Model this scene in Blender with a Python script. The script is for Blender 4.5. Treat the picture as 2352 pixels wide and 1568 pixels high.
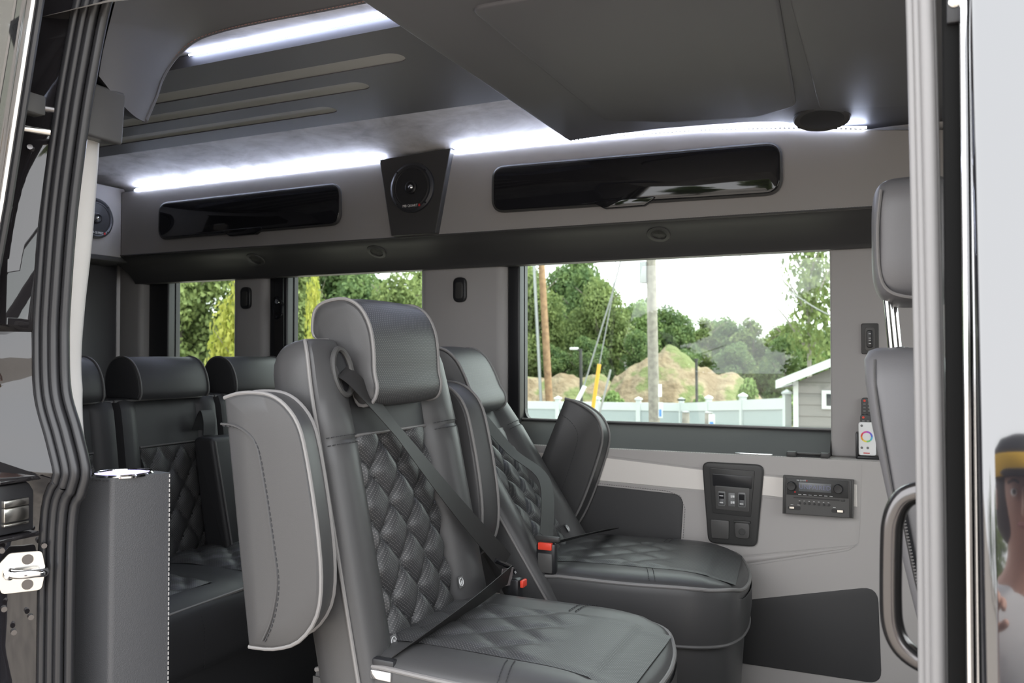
import bpy, bmesh, math, random
from mathutils import Vector, Matrix, Euler, noise

# ------------------------------------------------------------------ scene, camera, sky, exposure
for o in list(bpy.data.objects):
    bpy.data.objects.remove(o, do_unlink=True)
SC = bpy.context.scene
COL = SC.collection
PI = math.pi
R = math.radians

cam_data = bpy.data.cameras.new('camera')
cam_data.sensor_fit = 'HORIZONTAL'
cam_data.sensor_width = 22.3
cam_data.lens = 1900.0 / 2352.0 * 22.3
cam_data.clip_start = 0.02
cam_data.clip_end = 600
cam_data.dof.use_dof = True
cam_data.dof.focus_distance = 1.75
cam_data.dof.aperture_fstop = 4.5
cam = bpy.data.objects.new('camera', cam_data)
COL.objects.link(cam)
cam.location = (0.0, -0.95, 1.05)
cam.rotation_euler = (R(90 + 1.025), 0, R(24.4))
SC.camera = cam

# bright, thinly overcast sky
w = bpy.data.worlds.new('overcast_sky')
SC.world = w
w.use_nodes = True
nt = w.node_tree
nt.nodes.clear()
wo = nt.nodes.new('ShaderNodeOutputWorld')
wb = nt.nodes.new('ShaderNodeBackground')
wt = nt.nodes.new('ShaderNodeTexCoord')
ws = nt.nodes.new('ShaderNodeSeparateXYZ')
wr = nt.nodes.new('ShaderNodeValToRGB')
wr.color_ramp.elements[0].position = 0.0
wr.color_ramp.elements[0].color = (0.97, 0.98, 1.0, 1)
wr.color_ramp.elements[1].position = 0.9
wr.color_ramp.elements[1].color = (0.93, 0.96, 1.0, 1)
nt.links.new(wt.outputs['Generated'], ws.inputs[0])
nt.links.new(ws.outputs['Z'], wr.inputs[0])
nt.links.new(wr.outputs[0], wb.inputs['Color'])
wb.inputs['Strength'].default_value = 4.2
nt.links.new(wb.outputs[0], wo.inputs[0])

sun_d = bpy.data.lights.new('sun', 'SUN')
sun_d.energy = 9.0
sun_d.angle = R(8)
sun_d.color = (1.0, 0.95, 0.86)
sun = bpy.data.objects.new('sun', sun_d)
COL.objects.link(sun)
sun.location = (0, 0, 12)
sun.rotation_euler = (0, R(36), R(14))

SC.view_settings.view_transform = 'Standard'
SC.view_settings.look = 'None'
SC.view_settings.gamma = 1.0
SC.view_settings.use_curve_mapping = False
SC.view_settings.exposure = 0.2

# ------------------------------------------------------------------ materials
M = {}
def mat(name, col, rough=0.5, metal=0.0, spec=0.5, ior=1.45, coat=0.0, bump=None, noise_col=None, emit=None, sheen=0.0):
    m = bpy.data.materials.new(name)
    m.use_nodes = True
    n = m.node_tree
    b = n.nodes['Principled BSDF']
    b.inputs['Base Color'].default_value = (*col, 1)
    b.inputs['Roughness'].default_value = rough
    b.inputs['Metallic'].default_value = metal
    b.inputs['Specular IOR Level'].default_value = spec
    b.inputs['IOR'].default_value = ior
    b.inputs['Coat Weight'].default_value = coat
    b.inputs['Sheen Weight'].default_value = sheen
    if emit:
        b.inputs['Emission Color'].default_value = (*emit[0], 1)
        b.inputs['Emission Strength'].default_value = emit[1]
    tc = None
    if bump or noise_col:
        tc = n.nodes.new('ShaderNodeTexCoord')
    if bump:                                   # (kind, scale, strength, distance)
        kind, sc, st, di = bump
        if kind == 'voronoi':
            t = n.nodes.new('ShaderNodeTexVoronoi')
            t.inputs['Scale'].default_value = sc
            out = t.outputs['Distance']
        else:
            t = n.nodes.new('ShaderNodeTexNoise')
            t.inputs['Scale'].default_value = sc
            t.inputs['Detail'].default_value = 4
            out = t.outputs['Fac']
        n.links.new(tc.outputs['Object'], t.inputs['Vector'])
        bp = n.nodes.new('ShaderNodeBump')
        bp.inputs['Strength'].default_value = st
        bp.inputs['Distance'].default_value = di
        n.links.new(out, bp.inputs['Height'])
        n.links.new(bp.outputs[0], b.inputs['Normal'])
    if noise_col:                              # (scale, colour b, lo, hi)
        sc, c2, lo, hi = noise_col
        t = n.nodes.new('ShaderNodeTexNoise')
        t.inputs['Scale'].default_value = sc
        t.inputs['Detail'].default_value = 6
        n.links.new(tc.outputs['Object'], t.inputs['Vector'])
        r = n.nodes.new('ShaderNodeValToRGB')
        r.color_ramp.elements[0].position = lo
        r.color_ramp.elements[0].color = (*col, 1)
        r.color_ramp.elements[1].position = hi
        r.color_ramp.elements[1].color = (*c2, 1)
        n.links.new(t.outputs['Fac'], r.inputs[0])
        n.links.new(r.outputs[0], b.inputs['Base Color'])
    M[name] = m
    return m

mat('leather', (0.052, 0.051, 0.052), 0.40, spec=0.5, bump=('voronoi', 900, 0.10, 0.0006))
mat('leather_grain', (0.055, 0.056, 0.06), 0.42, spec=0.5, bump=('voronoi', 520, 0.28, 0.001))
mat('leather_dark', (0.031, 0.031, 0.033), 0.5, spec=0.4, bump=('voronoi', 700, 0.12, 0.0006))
mat('piping', (0.17, 0.163, 0.16), 0.5)
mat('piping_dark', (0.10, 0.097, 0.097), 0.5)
mat('thread_dark', (0.03, 0.03, 0.033), 0.8)
mat('thread_light', (0.42, 0.41, 0.40), 0.8)
mat('thread_red', (0.30, 0.17, 0.15), 0.8)
mat('grey_overhead', (0.30, 0.285, 0.28), 0.55, spec=0.35, bump=('noise', 700, 0.06, 0.0005))
mat('leather_sky_sheen', (0.135, 0.132, 0.138), 0.42, bump=('voronoi', 800, 0.10, 0.0006))  # lighter leather: sky sheen of the front passenger seat put into the colour
mat('void_black', (0.006, 0.006, 0.006), 0.8, spec=0.1)
mat('grey_vinyl', (0.42, 0.398, 0.385), 0.55, spec=0.35, bump=('noise', 700, 0.06, 0.0005))
mat('grey_pillar', (0.37, 0.355, 0.35), 0.6, spec=0.3, bump=('noise', 600, 0.06, 0.0005))
mat('pearl_band', (0.80, 0.755, 0.71), 0.38, spec=0.6)
mat('dark_vinyl', (0.052, 0.051, 0.052), 0.5, spec=0.35, bump=('noise', 600, 0.08, 0.0005))
mat('headliner_dark', (0.098, 0.097, 0.105), 0.55, spec=0.4, bump=('noise', 500, 0.08, 0.0005))
mat('slot_grey', (0.34, 0.33, 0.32), 0.6)
mat('white_vinyl', (0.55, 0.535, 0.515), 0.5, spec=0.4, bump=('voronoi', 500, 0.12, 0.0008))
mat('gloss_black', (0.012, 0.012, 0.014), 0.04, spec=0.6)
mat('body_paint', (0.010, 0.010, 0.012), 0.035, ior=2.1, coat=0.6)
mat('jamb_paint', (0.012, 0.011, 0.012), 0.035, ior=1.6)
mat('rubber', (0.020, 0.020, 0.022), 0.32, spec=0.55)
mat('rubber_sky_lit', (0.20, 0.195, 0.195), 0.45, spec=0.5)  # rubber lightened: sky reflected in the front seal is in the colour
mat('plastic', (0.045, 0.044, 0.043), 0.45, spec=0.45, bump=('noise', 800, 0.06, 0.0004))
mat('plastic_light', (0.085, 0.082, 0.08), 0.45, spec=0.45)
mat('plastic_black', (0.018, 0.018, 0.02), 0.35)
mat('plastic_grey', (0.16, 0.16, 0.16), 0.4)
mat('chrome', (0.82, 0.82, 0.83), 0.10, metal=1.0)
mat('steel', (0.62, 0.60, 0.56), 0.22, metal=1.0)
mat('steel_tube', (0.11, 0.105, 0.105), 0.18, metal=0.9)
mat('print_white', (0.75, 0.75, 0.75), 0.6)
mat('print_red', (0.55, 0.03, 0.03), 0.5)
mat('button_red', (0.80, 0.07, 0.04), 0.4)
mat('lcd', (0.14, 0.145, 0.15), 0.25)
mat('lcd_text', (0.19, 0.20, 0.30), 0.4)
mat('remote_white', (0.82, 0.82, 0.82), 0.35)
mat('webbing', (0.019, 0.018, 0.018), 0.55, spec=0.4, bump=('noise', 1500, 0.3, 0.0006))
mat('webbing_grey', (0.16, 0.14, 0.14), 0.45, spec=0.5, bump=('noise', 1500, 0.3, 0.0006))
mat('carpet', (0.025, 0.025, 0.026), 0.95, bump=('noise', 900, 0.6, 0.002))
mat('speaker_cone', (0.022, 0.022, 0.024), 0.5)
mat('speaker_rim', (0.030, 0.031, 0.036), 0.4)
mat('led', (0.8, 0.85, 1.0), 0.4, emit=((0.66, 0.74, 1.0), 26.0))
mat('led_blob', (0.8, 0.85, 1.0), 0.4, emit=((0.72, 0.80, 1.0), 110.0))
mat('led_soft', (0.8, 0.85, 1.0), 0.4, emit=((0.66, 0.74, 1.0), 26.0))
mat('lamp_warm', (0.9, 0.9, 0.8), 0.4, emit=((1.0, 0.95, 0.82), 6.0))
mat('cup_glow', (0.7, 0.65, 0.9), 0.3, emit=((0.62, 0.55, 1.0), 0.9))
mat('vinyl_fence', (0.52, 0.56, 0.56), 0.45)
mat('vinyl_fence_panel', (0.34, 0.39, 0.40), 0.5)
mat('wood_pole', (0.30, 0.19, 0.11), 0.9, noise_col=(6, (0.17, 0.10, 0.06), 0.4, 0.7))
mat('weathered_pole', (0.27, 0.25, 0.22), 0.9, noise_col=(9, (0.18, 0.165, 0.15), 0.4, 0.7))
mat('galvanised', (0.36, 0.37, 0.38), 0.5, metal=0.4)
mat('cable', (0.25, 0.26, 0.26), 0.6)
mat('guard_white', (0.70, 0.72, 0.72), 0.5)
mat('marker_yellow', (0.62, 0.36, 0.04), 0.5)
mat('sign_blue', (0.10, 0.25, 0.55), 0.5)
mat('siding', (0.19, 0.18, 0.175), 0.7)
mat('shed_white', (0.58, 0.60, 0.60), 0.5)
mat('roof_grey', (0.22, 0.21, 0.21), 0.9)
mat('bark', (0.13, 0.11, 0.085), 0.9, noise_col=(5, (0.22, 0.20, 0.17), 0.4, 0.7))
mat('bark_pale', (0.30, 0.28, 0.25), 0.9)
mat('pane_dark', (0.03, 0.035, 0.04), 0.1)

def leaf_mat(name, a, b):
    m = bpy.data.materials.new(name); m.use_nodes = True
    n = m.node_tree; p = n.nodes['Principled BSDF']
    tc = n.nodes.new('ShaderNodeTexCoord')
    t = n.nodes.new('ShaderNodeTexNoise'); t.inputs['Scale'].default_value = 1.3; t.inputs['Detail'].default_value = 5
    r = n.nodes.new('ShaderNodeValToRGB')
    r.color_ramp.elements[0].position = 0.35; r.color_ramp.elements[0].color = (*a, 1)
    r.color_ramp.elements[1].position = 0.68; r.color_ramp.elements[1].color = (*b, 1)
    n.links.new(tc.outputs['Object'], t.inputs['Vector']); n.links.new(t.outputs['Fac'], r.inputs[0])
    n.links.new(r.outputs[0], p.inputs['Base Color'])
    p.inputs['Roughness'].default_value = 0.6
    p.inputs['Specular IOR Level'].default_value = 0.2
    tr = n.nodes.new('ShaderNodeBsdfTranslucent'); n.links.new(r.outputs[0], tr.inputs[0])
    mx = n.nodes.new('ShaderNodeMixShader'); mx.inputs[0].default_value = 0.42
    out = n.nodes['Material Output']
    n.links.new(p.outputs[0], mx.inputs[1]); n.links.new(tr.outputs[0], mx.inputs[2]); n.links.new(mx.outputs[0], out.inputs[0])
    M[name] = m
leaf_mat('leaf_mid', (0.135, 0.185, 0.07), (0.27, 0.33, 0.125))
leaf_mat('leaf_dark', (0.09, 0.15, 0.065), (0.19, 0.26, 0.095))
leaf_mat('leaf_pale', (0.14, 0.22, 0.07), (0.27, 0.37, 0.14))
leaf_mat('leaf_yellow', (0.30, 0.34, 0.06), (0.52, 0.50, 0.13))

# suede-look marbled headliner
def marble():
    m = bpy.data.materials.new('marbled_suede'); m.use_nodes = True
    n = m.node_tree; b = n.nodes['Principled BSDF']
    tc = n.nodes.new('ShaderNodeTexCoord')
    mp = n.nodes.new('ShaderNodeMapping'); mp.inputs['Scale'].default_value = (1.0, 1.3, 1.0)
    t1 = n.nodes.new('ShaderNodeTexNoise'); t1.inputs['Scale'].default_value = 6.5; t1.inputs['Detail'].default_value = 9; t1.inputs['Distortion'].default_value = 0.35; t1.inputs['Roughness'].default_value = 0.62
    r = n.nodes.new('ShaderNodeValToRGB')
    r.color_ramp.elements[0].position = 0.34; r.color_ramp.elements[0].color = (0.36, 0.34, 0.325, 1)
    r.color_ramp.elements[1].position = 0.62; r.color_ramp.elements[1].color = (0.66, 0.64, 0.63, 1)
    e = r.color_ramp.elements.new(0.45); e.color = (0.50, 0.48, 0.465, 1)
    n.links.new(tc.outputs['Object'], mp.inputs[0]); n.links.new(mp.outputs[0], t1.inputs['Vector'])
    n.links.new(t1.outputs['Fac'], r.inputs[0]); n.links.new(r.outputs[0], b.inputs['Base Color'])
    bp = n.nodes.new('ShaderNodeBump'); bp.inputs['Strength'].default_value = 0.35; bp.inputs['Distance'].default_value = 0.004
    n.links.new(t1.outputs['Fac'], bp.inputs['Height']); n.links.new(bp.outputs[0], b.inputs['Normal'])
    b.inputs['Roughness'].default_value = 0.75
    M['marble'] = m
marble()

# perforated leather: fine pale pin-holes in a staggered grid over (y, z) of the object
def perforated(name, base, dot, scale, axes):
    m = bpy.data.materials.new(name); m.use_nodes = True
    n = m.node_tree; b = n.nodes['Principled BSDF']
    uv = n.nodes.new('ShaderNodeUVMap')
    sep = n.nodes.new('ShaderNodeSeparateXYZ'); n.links.new(uv.outputs[0], sep.inputs[0])
    def math_(op, a, c=None):
        q = n.nodes.new('ShaderNodeMath'); q.operation = op
        for i, x in enumerate((a, c)):
            if x is None: continue
            if isinstance(x, (int, float)): q.inputs[i].default_value = x
            else: n.links.new(x, q.inputs[i])
        return q.outputs[0]
    u = math_('MULTIPLY', sep.outputs[0], scale); v = math_('MULTIPLY', sep.outputs[1], scale)
    a = math_('ADD', u, v); c = math_('SUBTRACT', u, v)
    fa = math_('SUBTRACT', math_('FRACT', a), 0.5); fc = math_('SUBTRACT', math_('FRACT', c), 0.5)
    d = math_('ADD', math_('MULTIPLY', fa, fa), math_('MULTIPLY', fc, fc))
    k = math_('LESS_THAN', d, 0.045)
    mx = n.nodes.new('ShaderNodeMix'); mx.data_type = 'RGBA'
    mx.inputs['A'].default_value = (*base, 1); mx.inputs['B'].default_value = (*dot, 1)
    n.links.new(k, mx.inputs['Factor']); n.links.new(mx.outputs['Result'], b.inputs['Base Color'])
    b.inputs['Roughness'].default_value = 0.45
    M[name] = m
perforated('perforated', (0.034, 0.034, 0.036), (0.13, 0.127, 0.123), 160.0, 'uv')

def glass_mat(name, tint):
    m = bpy.data.materials.new(name); m.use_nodes = True
    n = m.node_tree; n.nodes.remove(n.nodes['Principled BSDF'])
    t = n.nodes.new('ShaderNodeBsdfTransparent'); t.inputs[0].default_value = (*tint, 1)
    g = n.nodes.new('ShaderNodeBsdfGlossy'); g.inputs['Roughness'].default_value = 0.0
    lw = n.nodes.new('ShaderNodeLayerWeight')
    pw = n.nodes.new('ShaderNodeMath'); pw.operation = 'POWER'; pw.inputs[1].default_value = 5.0
    f = n.nodes.new('ShaderNodeMath'); f.operation = 'MULTIPLY_ADD'; f.inputs[1].default_value = 0.9; f.inputs[2].default_value = 0.035
    n.links.new(lw.outputs['Facing'], pw.inputs[0]); n.links.new(pw.outputs[0], f.inputs[0])
    mx = n.nodes.new('ShaderNodeMixShader')
    n.links.new(f.outputs[0], mx.inputs[0]); n.links.new(t.outputs[0], mx.inputs[1]); n.links.new(g.outputs[0], mx.inputs[2])
    n.links.new(mx.outputs[0], n.nodes['Material Output'].inputs[0])
    M[name] = m
glass_mat('tinted_glass', (0.80, 0.845, 0.815))
glass_mat('clear_glass', (0.93, 0.95, 0.94))

# ------------------------------------------------------------------ mesh helpers
def mesh_of(vf, name='mesh', smooth=True):
    if isinstance(vf, bmesh.types.BMesh):
        me = bpy.data.meshes.new(name); vf.to_mesh(me); vf.free()
    else:
        me = bpy.data.meshes.new(name); me.from_pydata([tuple(v) for v in vf[0]], [], vf[1])
        bm = bmesh.new(); bm.from_mesh(me)
        bmesh.ops.recalc_face_normals(bm, faces=bm.faces)
        bm.to_mesh(me); bm.free()
    if smooth:
        me.polygons.foreach_set('use_smooth', [True] * len(me.polygons))
        try: me.set_sharp_from_angle(angle=R(38))
        except Exception: pass
    me.update()
    return me
def O(name, vf, material, parent=None, smooth=True, off=None):
    me = vf if isinstance(vf, bpy.types.Mesh) else mesh_of(vf, name, smooth)
    if off is not None:
        me.transform(Matrix.Translation(-Vector(off)))
    if material and not me.materials: me.materials.append(M[material])
    o = bpy.data.objects.new(name, me); COL.objects.link(o)
    if parent is not None: o.parent = parent
    if name in ('stitching', 'zip_teeth'): o['kind'] = 'stuff'
    return o
def tag(o, label, cat, group=None, kind=None):
    o['label'] = label; o['category'] = cat
    if group: o['group'] = group
    if kind: o['kind'] = kind
    return o
def thing(name, label, cat, loc=(0, 0, 0), rotz=0.0, group=None, kind=None):
    o = bpy.data.objects.new(name, None); COL.objects.link(o)
    o.empty_display_size = 0.05
    o.location = loc; o.rotation_euler = (0, 0, rotz)
    return tag(o, label, cat, group, kind)
def part(t, name, vf, material, smooth=True, label=None):
    """a part given in world coordinates under a thing placed without rotation"""
    base = t.location if t.parent is None else t.parent.location
    o = O(name, vf, material, t, smooth, off=base)
    if label: o['label'] = label
    return o
def copy_tree(src, parent=None):
    c = src.copy(); COL.objects.link(c)
    if parent is not None: c.parent = parent
    for ch in list(src.children): copy_tree(ch, c)
    return c

def join(*vfs):
    V, Fc = [], []
    for v, f in vfs:
        k = len(V); V += [tuple(p) for p in v]; Fc += [[i + k for i in q] for q in f]
    return V, Fc
def box(x0, x1, y0, y1, z0, z1, bev=0.0, seg=2):
    bm = bmesh.new()
    bmesh.ops.create_cube(bm, size=1.0)
    for v in bm.verts:
        v.co = Vector(((x0 + x1) / 2 + v.co.x * (x1 - x0), (y0 + y1) / 2 + v.co.y * (y1 - y0), (z0 + z1) / 2 + v.co.z * (z1 - z0)))
    if bev > 0:
        bmesh.ops.bevel(bm, geom=bm.edges[:], offset=min(bev, 0.49 * min(abs(x1 - x0), abs(y1 - y0), abs(z1 - z0))), segments=seg, profile=0.5, affect='EDGES')
    return bm
def boxv(x0, x1, y0, y1, z0, z1):
    v = [(x, y, z) for x in (x0, x1) for y in (y0, y1) for z in (z0, z1)]
    return v, [(0, 1, 3, 2), (4, 6, 7, 5), (0, 4, 5, 1), (2, 3, 7, 6), (0, 2, 6, 4), (1, 5, 7, 3)]
def catmull(pts, n=8, closed=False):
    P = [Vector(p) for p in pts]; out = []
    N = len(P)
    for i in range(N if closed else N - 1):
        if closed: a, b, c, d = P[(i - 1) % N], P[i], P[(i + 1) % N], P[(i + 2) % N]
        else: a, b, c, d = P[max(i - 1, 0)], P[i], P[i + 1], P[min(i + 2, N - 1)]
        for k in range(n):
            t = k / n
            out.append(0.5 * ((2 * b) + (c - a) * t + (2 * a - 5 * b + 4 * c - d) * t * t + (3 * b - a - 3 * c + d) * t ** 3))
    if not closed: out.append(P[-1].copy())
    return out
def tube(path, r, n=8, closed=False, flat=1.0):
    P = [Vector(p) for p in path]; N = len(P); V = []; Fc = []
    rr = r if callable(r) else (lambda t: r)
    def tan(i):
        if closed: return (P[(i + 1) % N] - P[(i - 1) % N]).normalized()
        return (P[min(i + 1, N - 1)] - P[max(i - 1, 0)]).normalized()
    t0 = tan(0); up = Vector((0, 0, 1)) if abs(t0.z) < 0.9 else Vector((0, 1, 0))
    nx = (up - t0 * up.dot(t0)).normalized()
    for i in range(N):
        t = tan(i); nx = (nx - t * nx.dot(t))
        if nx.length < 1e-6: nx = t.orthogonal()
        nx.normalize(); ny = t.cross(nx)
        q = rr(i / max(N - 1, 1))
        for k in range(n):
            a = 2 * PI * k / n
            V.append(P[i] + nx * math.cos(a) * q + ny * math.sin(a) * q * flat)
    M_ = N if closed else N - 1
    for i in range(M_):
        j = (i + 1) % N
        for k in range(n):
            l = (k + 1) % n
            Fc.append((i * n + k, i * n + l, j * n + l, j * n + k))
    if not closed:
        Fc.append(tuple(range(n - 1, -1, -1))); Fc.append(tuple((N - 1) * n + k for k in range(n)))
    return V, Fc
def fillet(poly, r, seg=5):
    """2-D polygon with rounded corners; r is one radius or one per corner"""
    P = [Vector((p[0], p[1])) for p in poly]; N = len(P); out = []
    for i in range(N):
        a, b, c = P[i - 1], P[i], P[(i + 1) % N]
        q = r[i] if isinstance(r, (list, tuple)) else r
        if q <= 0: out.append((b.x, b.y)); continue
        u = (a - b); v = (c - b); lu, lv = u.length, v.length
        u.normalize(); v.normalize()
        ang = math.acos(max(-1, min(1, u.dot(v))))
        d = min(q / math.tan(ang / 2), 0.48 * lu, 0.48 * lv)
        p0, p1 = b + u * d, b + v * d
        for k in range(seg + 1):
            t = k / seg
            z = (1 - t) ** 2 * p0 + 2 * t * (1 - t) * b + t * t * p1
            out.append((z.x, z.y))
    return out
AX = {'x': lambda a, p, q: (a, p, q), 'y': lambda a, p, q: (p, a, q), 'z': lambda a, p, q: (p, q, a)}
def prism(poly, axis, a0, a1, bev=0.0, seg=3):
    """extrude a 2-D polygon along an axis from a0 to a1, with rounded rims"""
    f = AX[axis]; N = len(poly)
    bm = bmesh.new()
    lo = [bm.verts.new(f(a0, *p)) for p in poly]; hi = [bm.verts.new(f(a1, *p)) for p in poly]
    bm.faces.new(lo); bm.faces.new(hi[::-1])
    for i in range(N):
        j = (i + 1) % N
        bm.faces.new((lo[i], hi[i], hi[j], lo[j]))
    bmesh.ops.recalc_face_normals(bm, faces=bm.faces)
    if bev > 0:
        es = [e for e in bm.edges if (e.verts[0] in lo) == (e.verts[1] in lo)]
        bmesh.ops.bevel(bm, geom=es, offset=bev, segments=seg, profile=0.5, affect='EDGES')
    return bm
def loft(rings, cap=True, closed=True):
    n = len(rings[0]); V = [p for r in rings for p in r]; Fc = []
    for i in range(len(rings) - 1):
        for k in range(n if closed else n - 1):
            l = (k + 1) % n
            Fc.append((i * n + k, i * n + l, (i + 1) * n + l, (i + 1) * n + k))
    if cap and closed:
        Fc.append(tuple(range(n - 1, -1, -1))); Fc.append(tuple((len(rings) - 1) * n + k for k in range(n)))
    return V, Fc
def grid(fn, nu, nv):
    V = [fn(i / nu, j / nv) for i in range(nu + 1) for j in range(nv + 1)]
    Fc = [(i * (nv + 1) + j, (i + 1) * (nv + 1) + j, (i + 1) * (nv + 1) + j + 1, i * (nv + 1) + j + 1) for i in range(nu) for j in range(nv)]
    return V, Fc
def lathe(profile, c, axis='z', n=28, close=False):
    """profile of (radius, height) turned about an axis through c"""
    V, Fc = [], []
    for r, h in profile:
        for k in range(n):
            a = 2 * PI * k / n; p, q = r * math.cos(a), r * math.sin(a)
            d = {'z': (p, q, h), 'y': (p, h, q), 'x': (h, p, q)}[axis]
            V.append((c[0] + d[0], c[1] + d[1], c[2] + d[2]))
    for i in range(len(profile) - 1):
        for k in range(n):
            l = (k + 1) % n
            Fc.append((i * n + k, i * n + l, (i + 1) * n + l, (i + 1) * n + k))
    if profile[0][0] > 1e-6: Fc.append(tuple(range(n)))
    if profile[-1][0] > 1e-6: Fc.append(tuple((len(profile) - 1) * n + k for k in range(n)))
    return V, Fc
def stitches(path, length=0.006, gap=0.004, r=0.0009):
    """a run of single thread stitches along a polyline"""
    P = [Vector(p) for p in path]; V, Fc = [], []
    acc = [0.0]
    for a, b in zip(P, P[1:]): acc.append(acc[-1] + (b - a).length)
    def pt(s):
        for i in range(len(P) - 1):
            if acc[i + 1] >= s:
                k = (s - acc[i]) / max(acc[i + 1] - acc[i], 1e-9)
                return P[i].lerp(P[i + 1], k)
        return P[-1]
    s = 0.0
    while s + length < acc[-1]:
        a, b = pt(s), pt(s + length); t = (b - a).normalized(); n1 = t.orthogonal().normalized(); n2 = t.cross(n1)
        k = len(V)
        for p in (a, b):
            for q in (n1, n2, -n1, -n2): V.append(p + q * r)
        Fc += [(k + i, k + (i + 1) % 4, k + 4 + (i + 1) % 4, k + 4 + i) for i in range(4)] + [(k, k + 3, k + 2, k + 1), (k + 4, k + 5, k + 6, k + 7)]
        s += length + gap
    return V, Fc
def ribbon(path, side, width, th=0.0012):
    """flat strap: path points, one side direction (or one per point)"""
    P = [Vector(p) for p in path]; V, Fc = [], []; N = len(P)
    for i, p in enumerate(P):
        t = (P[min(i + 1, N - 1)] - P[max(i - 1, 0)]).normalized()
        s = Vector(side[i] if isinstance(side, list) else side)
        s = (s - t * s.dot(t)).normalized(); n = t.cross(s)
        wd = width[i] if isinstance(width, list) else width
        for a, b in ((-1, -1), (1, -1), (1, 1), (-1, 1)):
            V.append(p + s * a * wd / 2 + n * b * th / 2)
    for i in range(N - 1):
        for k in range(4):
            l = (k + 1) % 4
            Fc.append((i * 4 + k, i * 4 + l, i * 4 + 4 + l, i * 4 + 4 + k))
    Fc += [(3, 2, 1, 0), tuple((N - 1) * 4 + k for k in range(4))]
    return V, Fc
def text_vf(body, size, depth=0.0003):
    cu = bpy.data.curves.new('lettering', 'FONT'); cu.body = body; cu.size = size; cu.extrude = depth
    cu.align_x = 'CENTER'; cu.align_y = 'CENTER'; cu.resolution_u = 2
    o = bpy.data.objects.new('lettering', cu); COL.objects.link(o)
    bpy.context.view_layer.update()
    me = bpy.data.meshes.new_from_object(o.evaluated_get(bpy.context.evaluated_depsgraph_get()))
    bpy.data.objects.remove(o); bpy.data.curves.remove(cu)
    V = [v.co.copy() for v in me.vertices]; Fc = [tuple(p.vertices) for p in me.polygons]
    bpy.data.meshes.remove(me)
    return V, Fc
def xf(vf, m):
    return [m @ Vector(v) for v in vf[0]], vf[1]
def face_text(body, size, c, normal='-y', depth=0.0003, tilt=0.0):
    """lettering on a vertical face; '-y' reads from -y, '+x' reads from +x"""
    vf = text_vf(body, size, depth)
    m = Matrix.Translation(Vector(c)) @ (Matrix.Rotation(R(90), 4, 'Z') if normal == '+x' else Matrix.Identity(4)) @ Matrix.Rotation(R(90), 4, 'X')
    return xf(vf, m)
def uv_planar(me, fn):
    uv = me.uv_layers.new(name='UVMap')
    for l in me.loops:
        uv.data[l.index].uv = fn(me.vertices[l.vertex_index].co)
    return me

# ------------------------------------------------------------------ the van shell (x forward, y across to the driver's side, z up from the floor)
YW = 1.60
fl = O('floor', box(-3.05, 1.35, -0.02, 1.70, -0.06, 0.0), 'carpet'); tag(fl, 'dark carpeted van floor under the seats', 'floor', kind='structure')

def roof_drop(x):
    if x < -0.85: return 0.0
    t = min((x + 0.85) / 0.85, 1.3)
    return 0.062 * t * t
CEIL = [(-0.02, 1.62), (0.10, 1.68), (0.24, 1.735), (0.50, 1.778), (0.83, 1.792), (1.12, 1.782), (1.28, 1.766), (1.38, 1.744), (1.45, 1.724), (1.70, 1.70)]
cy = [(p.x, p.y) for p in catmull([(a, b, 0) for a, b in CEIL], 5)]
xs = [-3.05 + 0.11 * i for i in range(41)]
V = [(x, y, z - roof_drop(x)) for x in xs for y, z in cy]; k = len(cy)
Fc = [(i * k + j, (i + 1) * k + j, (i + 1) * k + j + 1, i * k + j + 1) for i in range(len(xs) - 1) for j in range(k - 1)]
V2 = [(x, y, 1.86) for x in xs for y in (-0.06, 1.76)]
Fc2 = [(i * 2, i * 2 + 1, i * 2 + 3, i * 2 + 2) for i in range(len(xs) - 1)]
ceil = O('ceiling', (V, Fc), 'marble'); tag(ceil, 'marbled grey suede headliner lit by light strips', 'ceiling', kind='structure')
O('roof_skin', box(-3.1, 1.4, -0.06, 1.76, 1.86, 1.89), 'body_paint', ceil)

# dark centre panel of the ceiling with three long recessed slots
PX0, PX1, PY0, PY1, PZ = -2.79, -0.84, 0.535, 1.085, 1.748
bm = bmesh.new()
def ring(pts, z):
    vs = [bm.verts.new((a, b, z)) for a, b in pts]
    return vs, [bm.edges.new((vs[i], vs[(i + 1) % len(vs)])) for i in range(len(vs))]
vo, eo = ring([(PX0, PY0), (PX1, PY0), (PX1, PY1), (PX0, PY1)], PZ)
slots = []
for yc, xe in ((0.688, -1.02), (0.822, -1.212), (0.958, -1.415)):
    h = 0.031
    pts = [(-2.70, yc - h), (xe - h, yc - h)] + [(xe - h + h * math.sin(a), yc - h * math.cos(a)) for a in [PI * q / 10 for q in range(1, 10)]] + [(xe - h, yc + h), (-2.70, yc + h)]
    slots.append(pts)
es = list(eo); inner = []
for p in slots:
    v, e = ring(p, PZ); es += e; inner.append(v)
bmesh.ops.triangle_fill(bm, use_beauty=True, edges=es)
for v, p in zip(inner, slots):
    up = [bm.verts.new((a, b, PZ + 0.0032)) for a, b in p]
    for i in range(len(v)):
        j = (i + 1) % len(v); bm.faces.new((v[i], v[j], up[j], up[i]))
up = [bm.verts.new((q.co.x, q.co.y, PZ + 0.028)) for q in vo]
for i in range(4):
    j = (i + 1) % 4; bm.faces.new((vo[i], vo[j], up[j], up[i]))
bm.faces.new(up)
bmesh.ops.recalc_face_normals(bm, faces=bm.faces)
cp_ = O('ceiling_panel', bm, 'headliner_dark', smooth=False)
tag(cp_, 'dark ceiling panel with three long rounded slots', 'ceiling panel', kind='structure')
for p in slots:
    O('slot_lining', prism(p, 'z', PZ + 0.0024, PZ + 0.0042), 'slot_grey', cp_, smooth=False)

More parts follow.
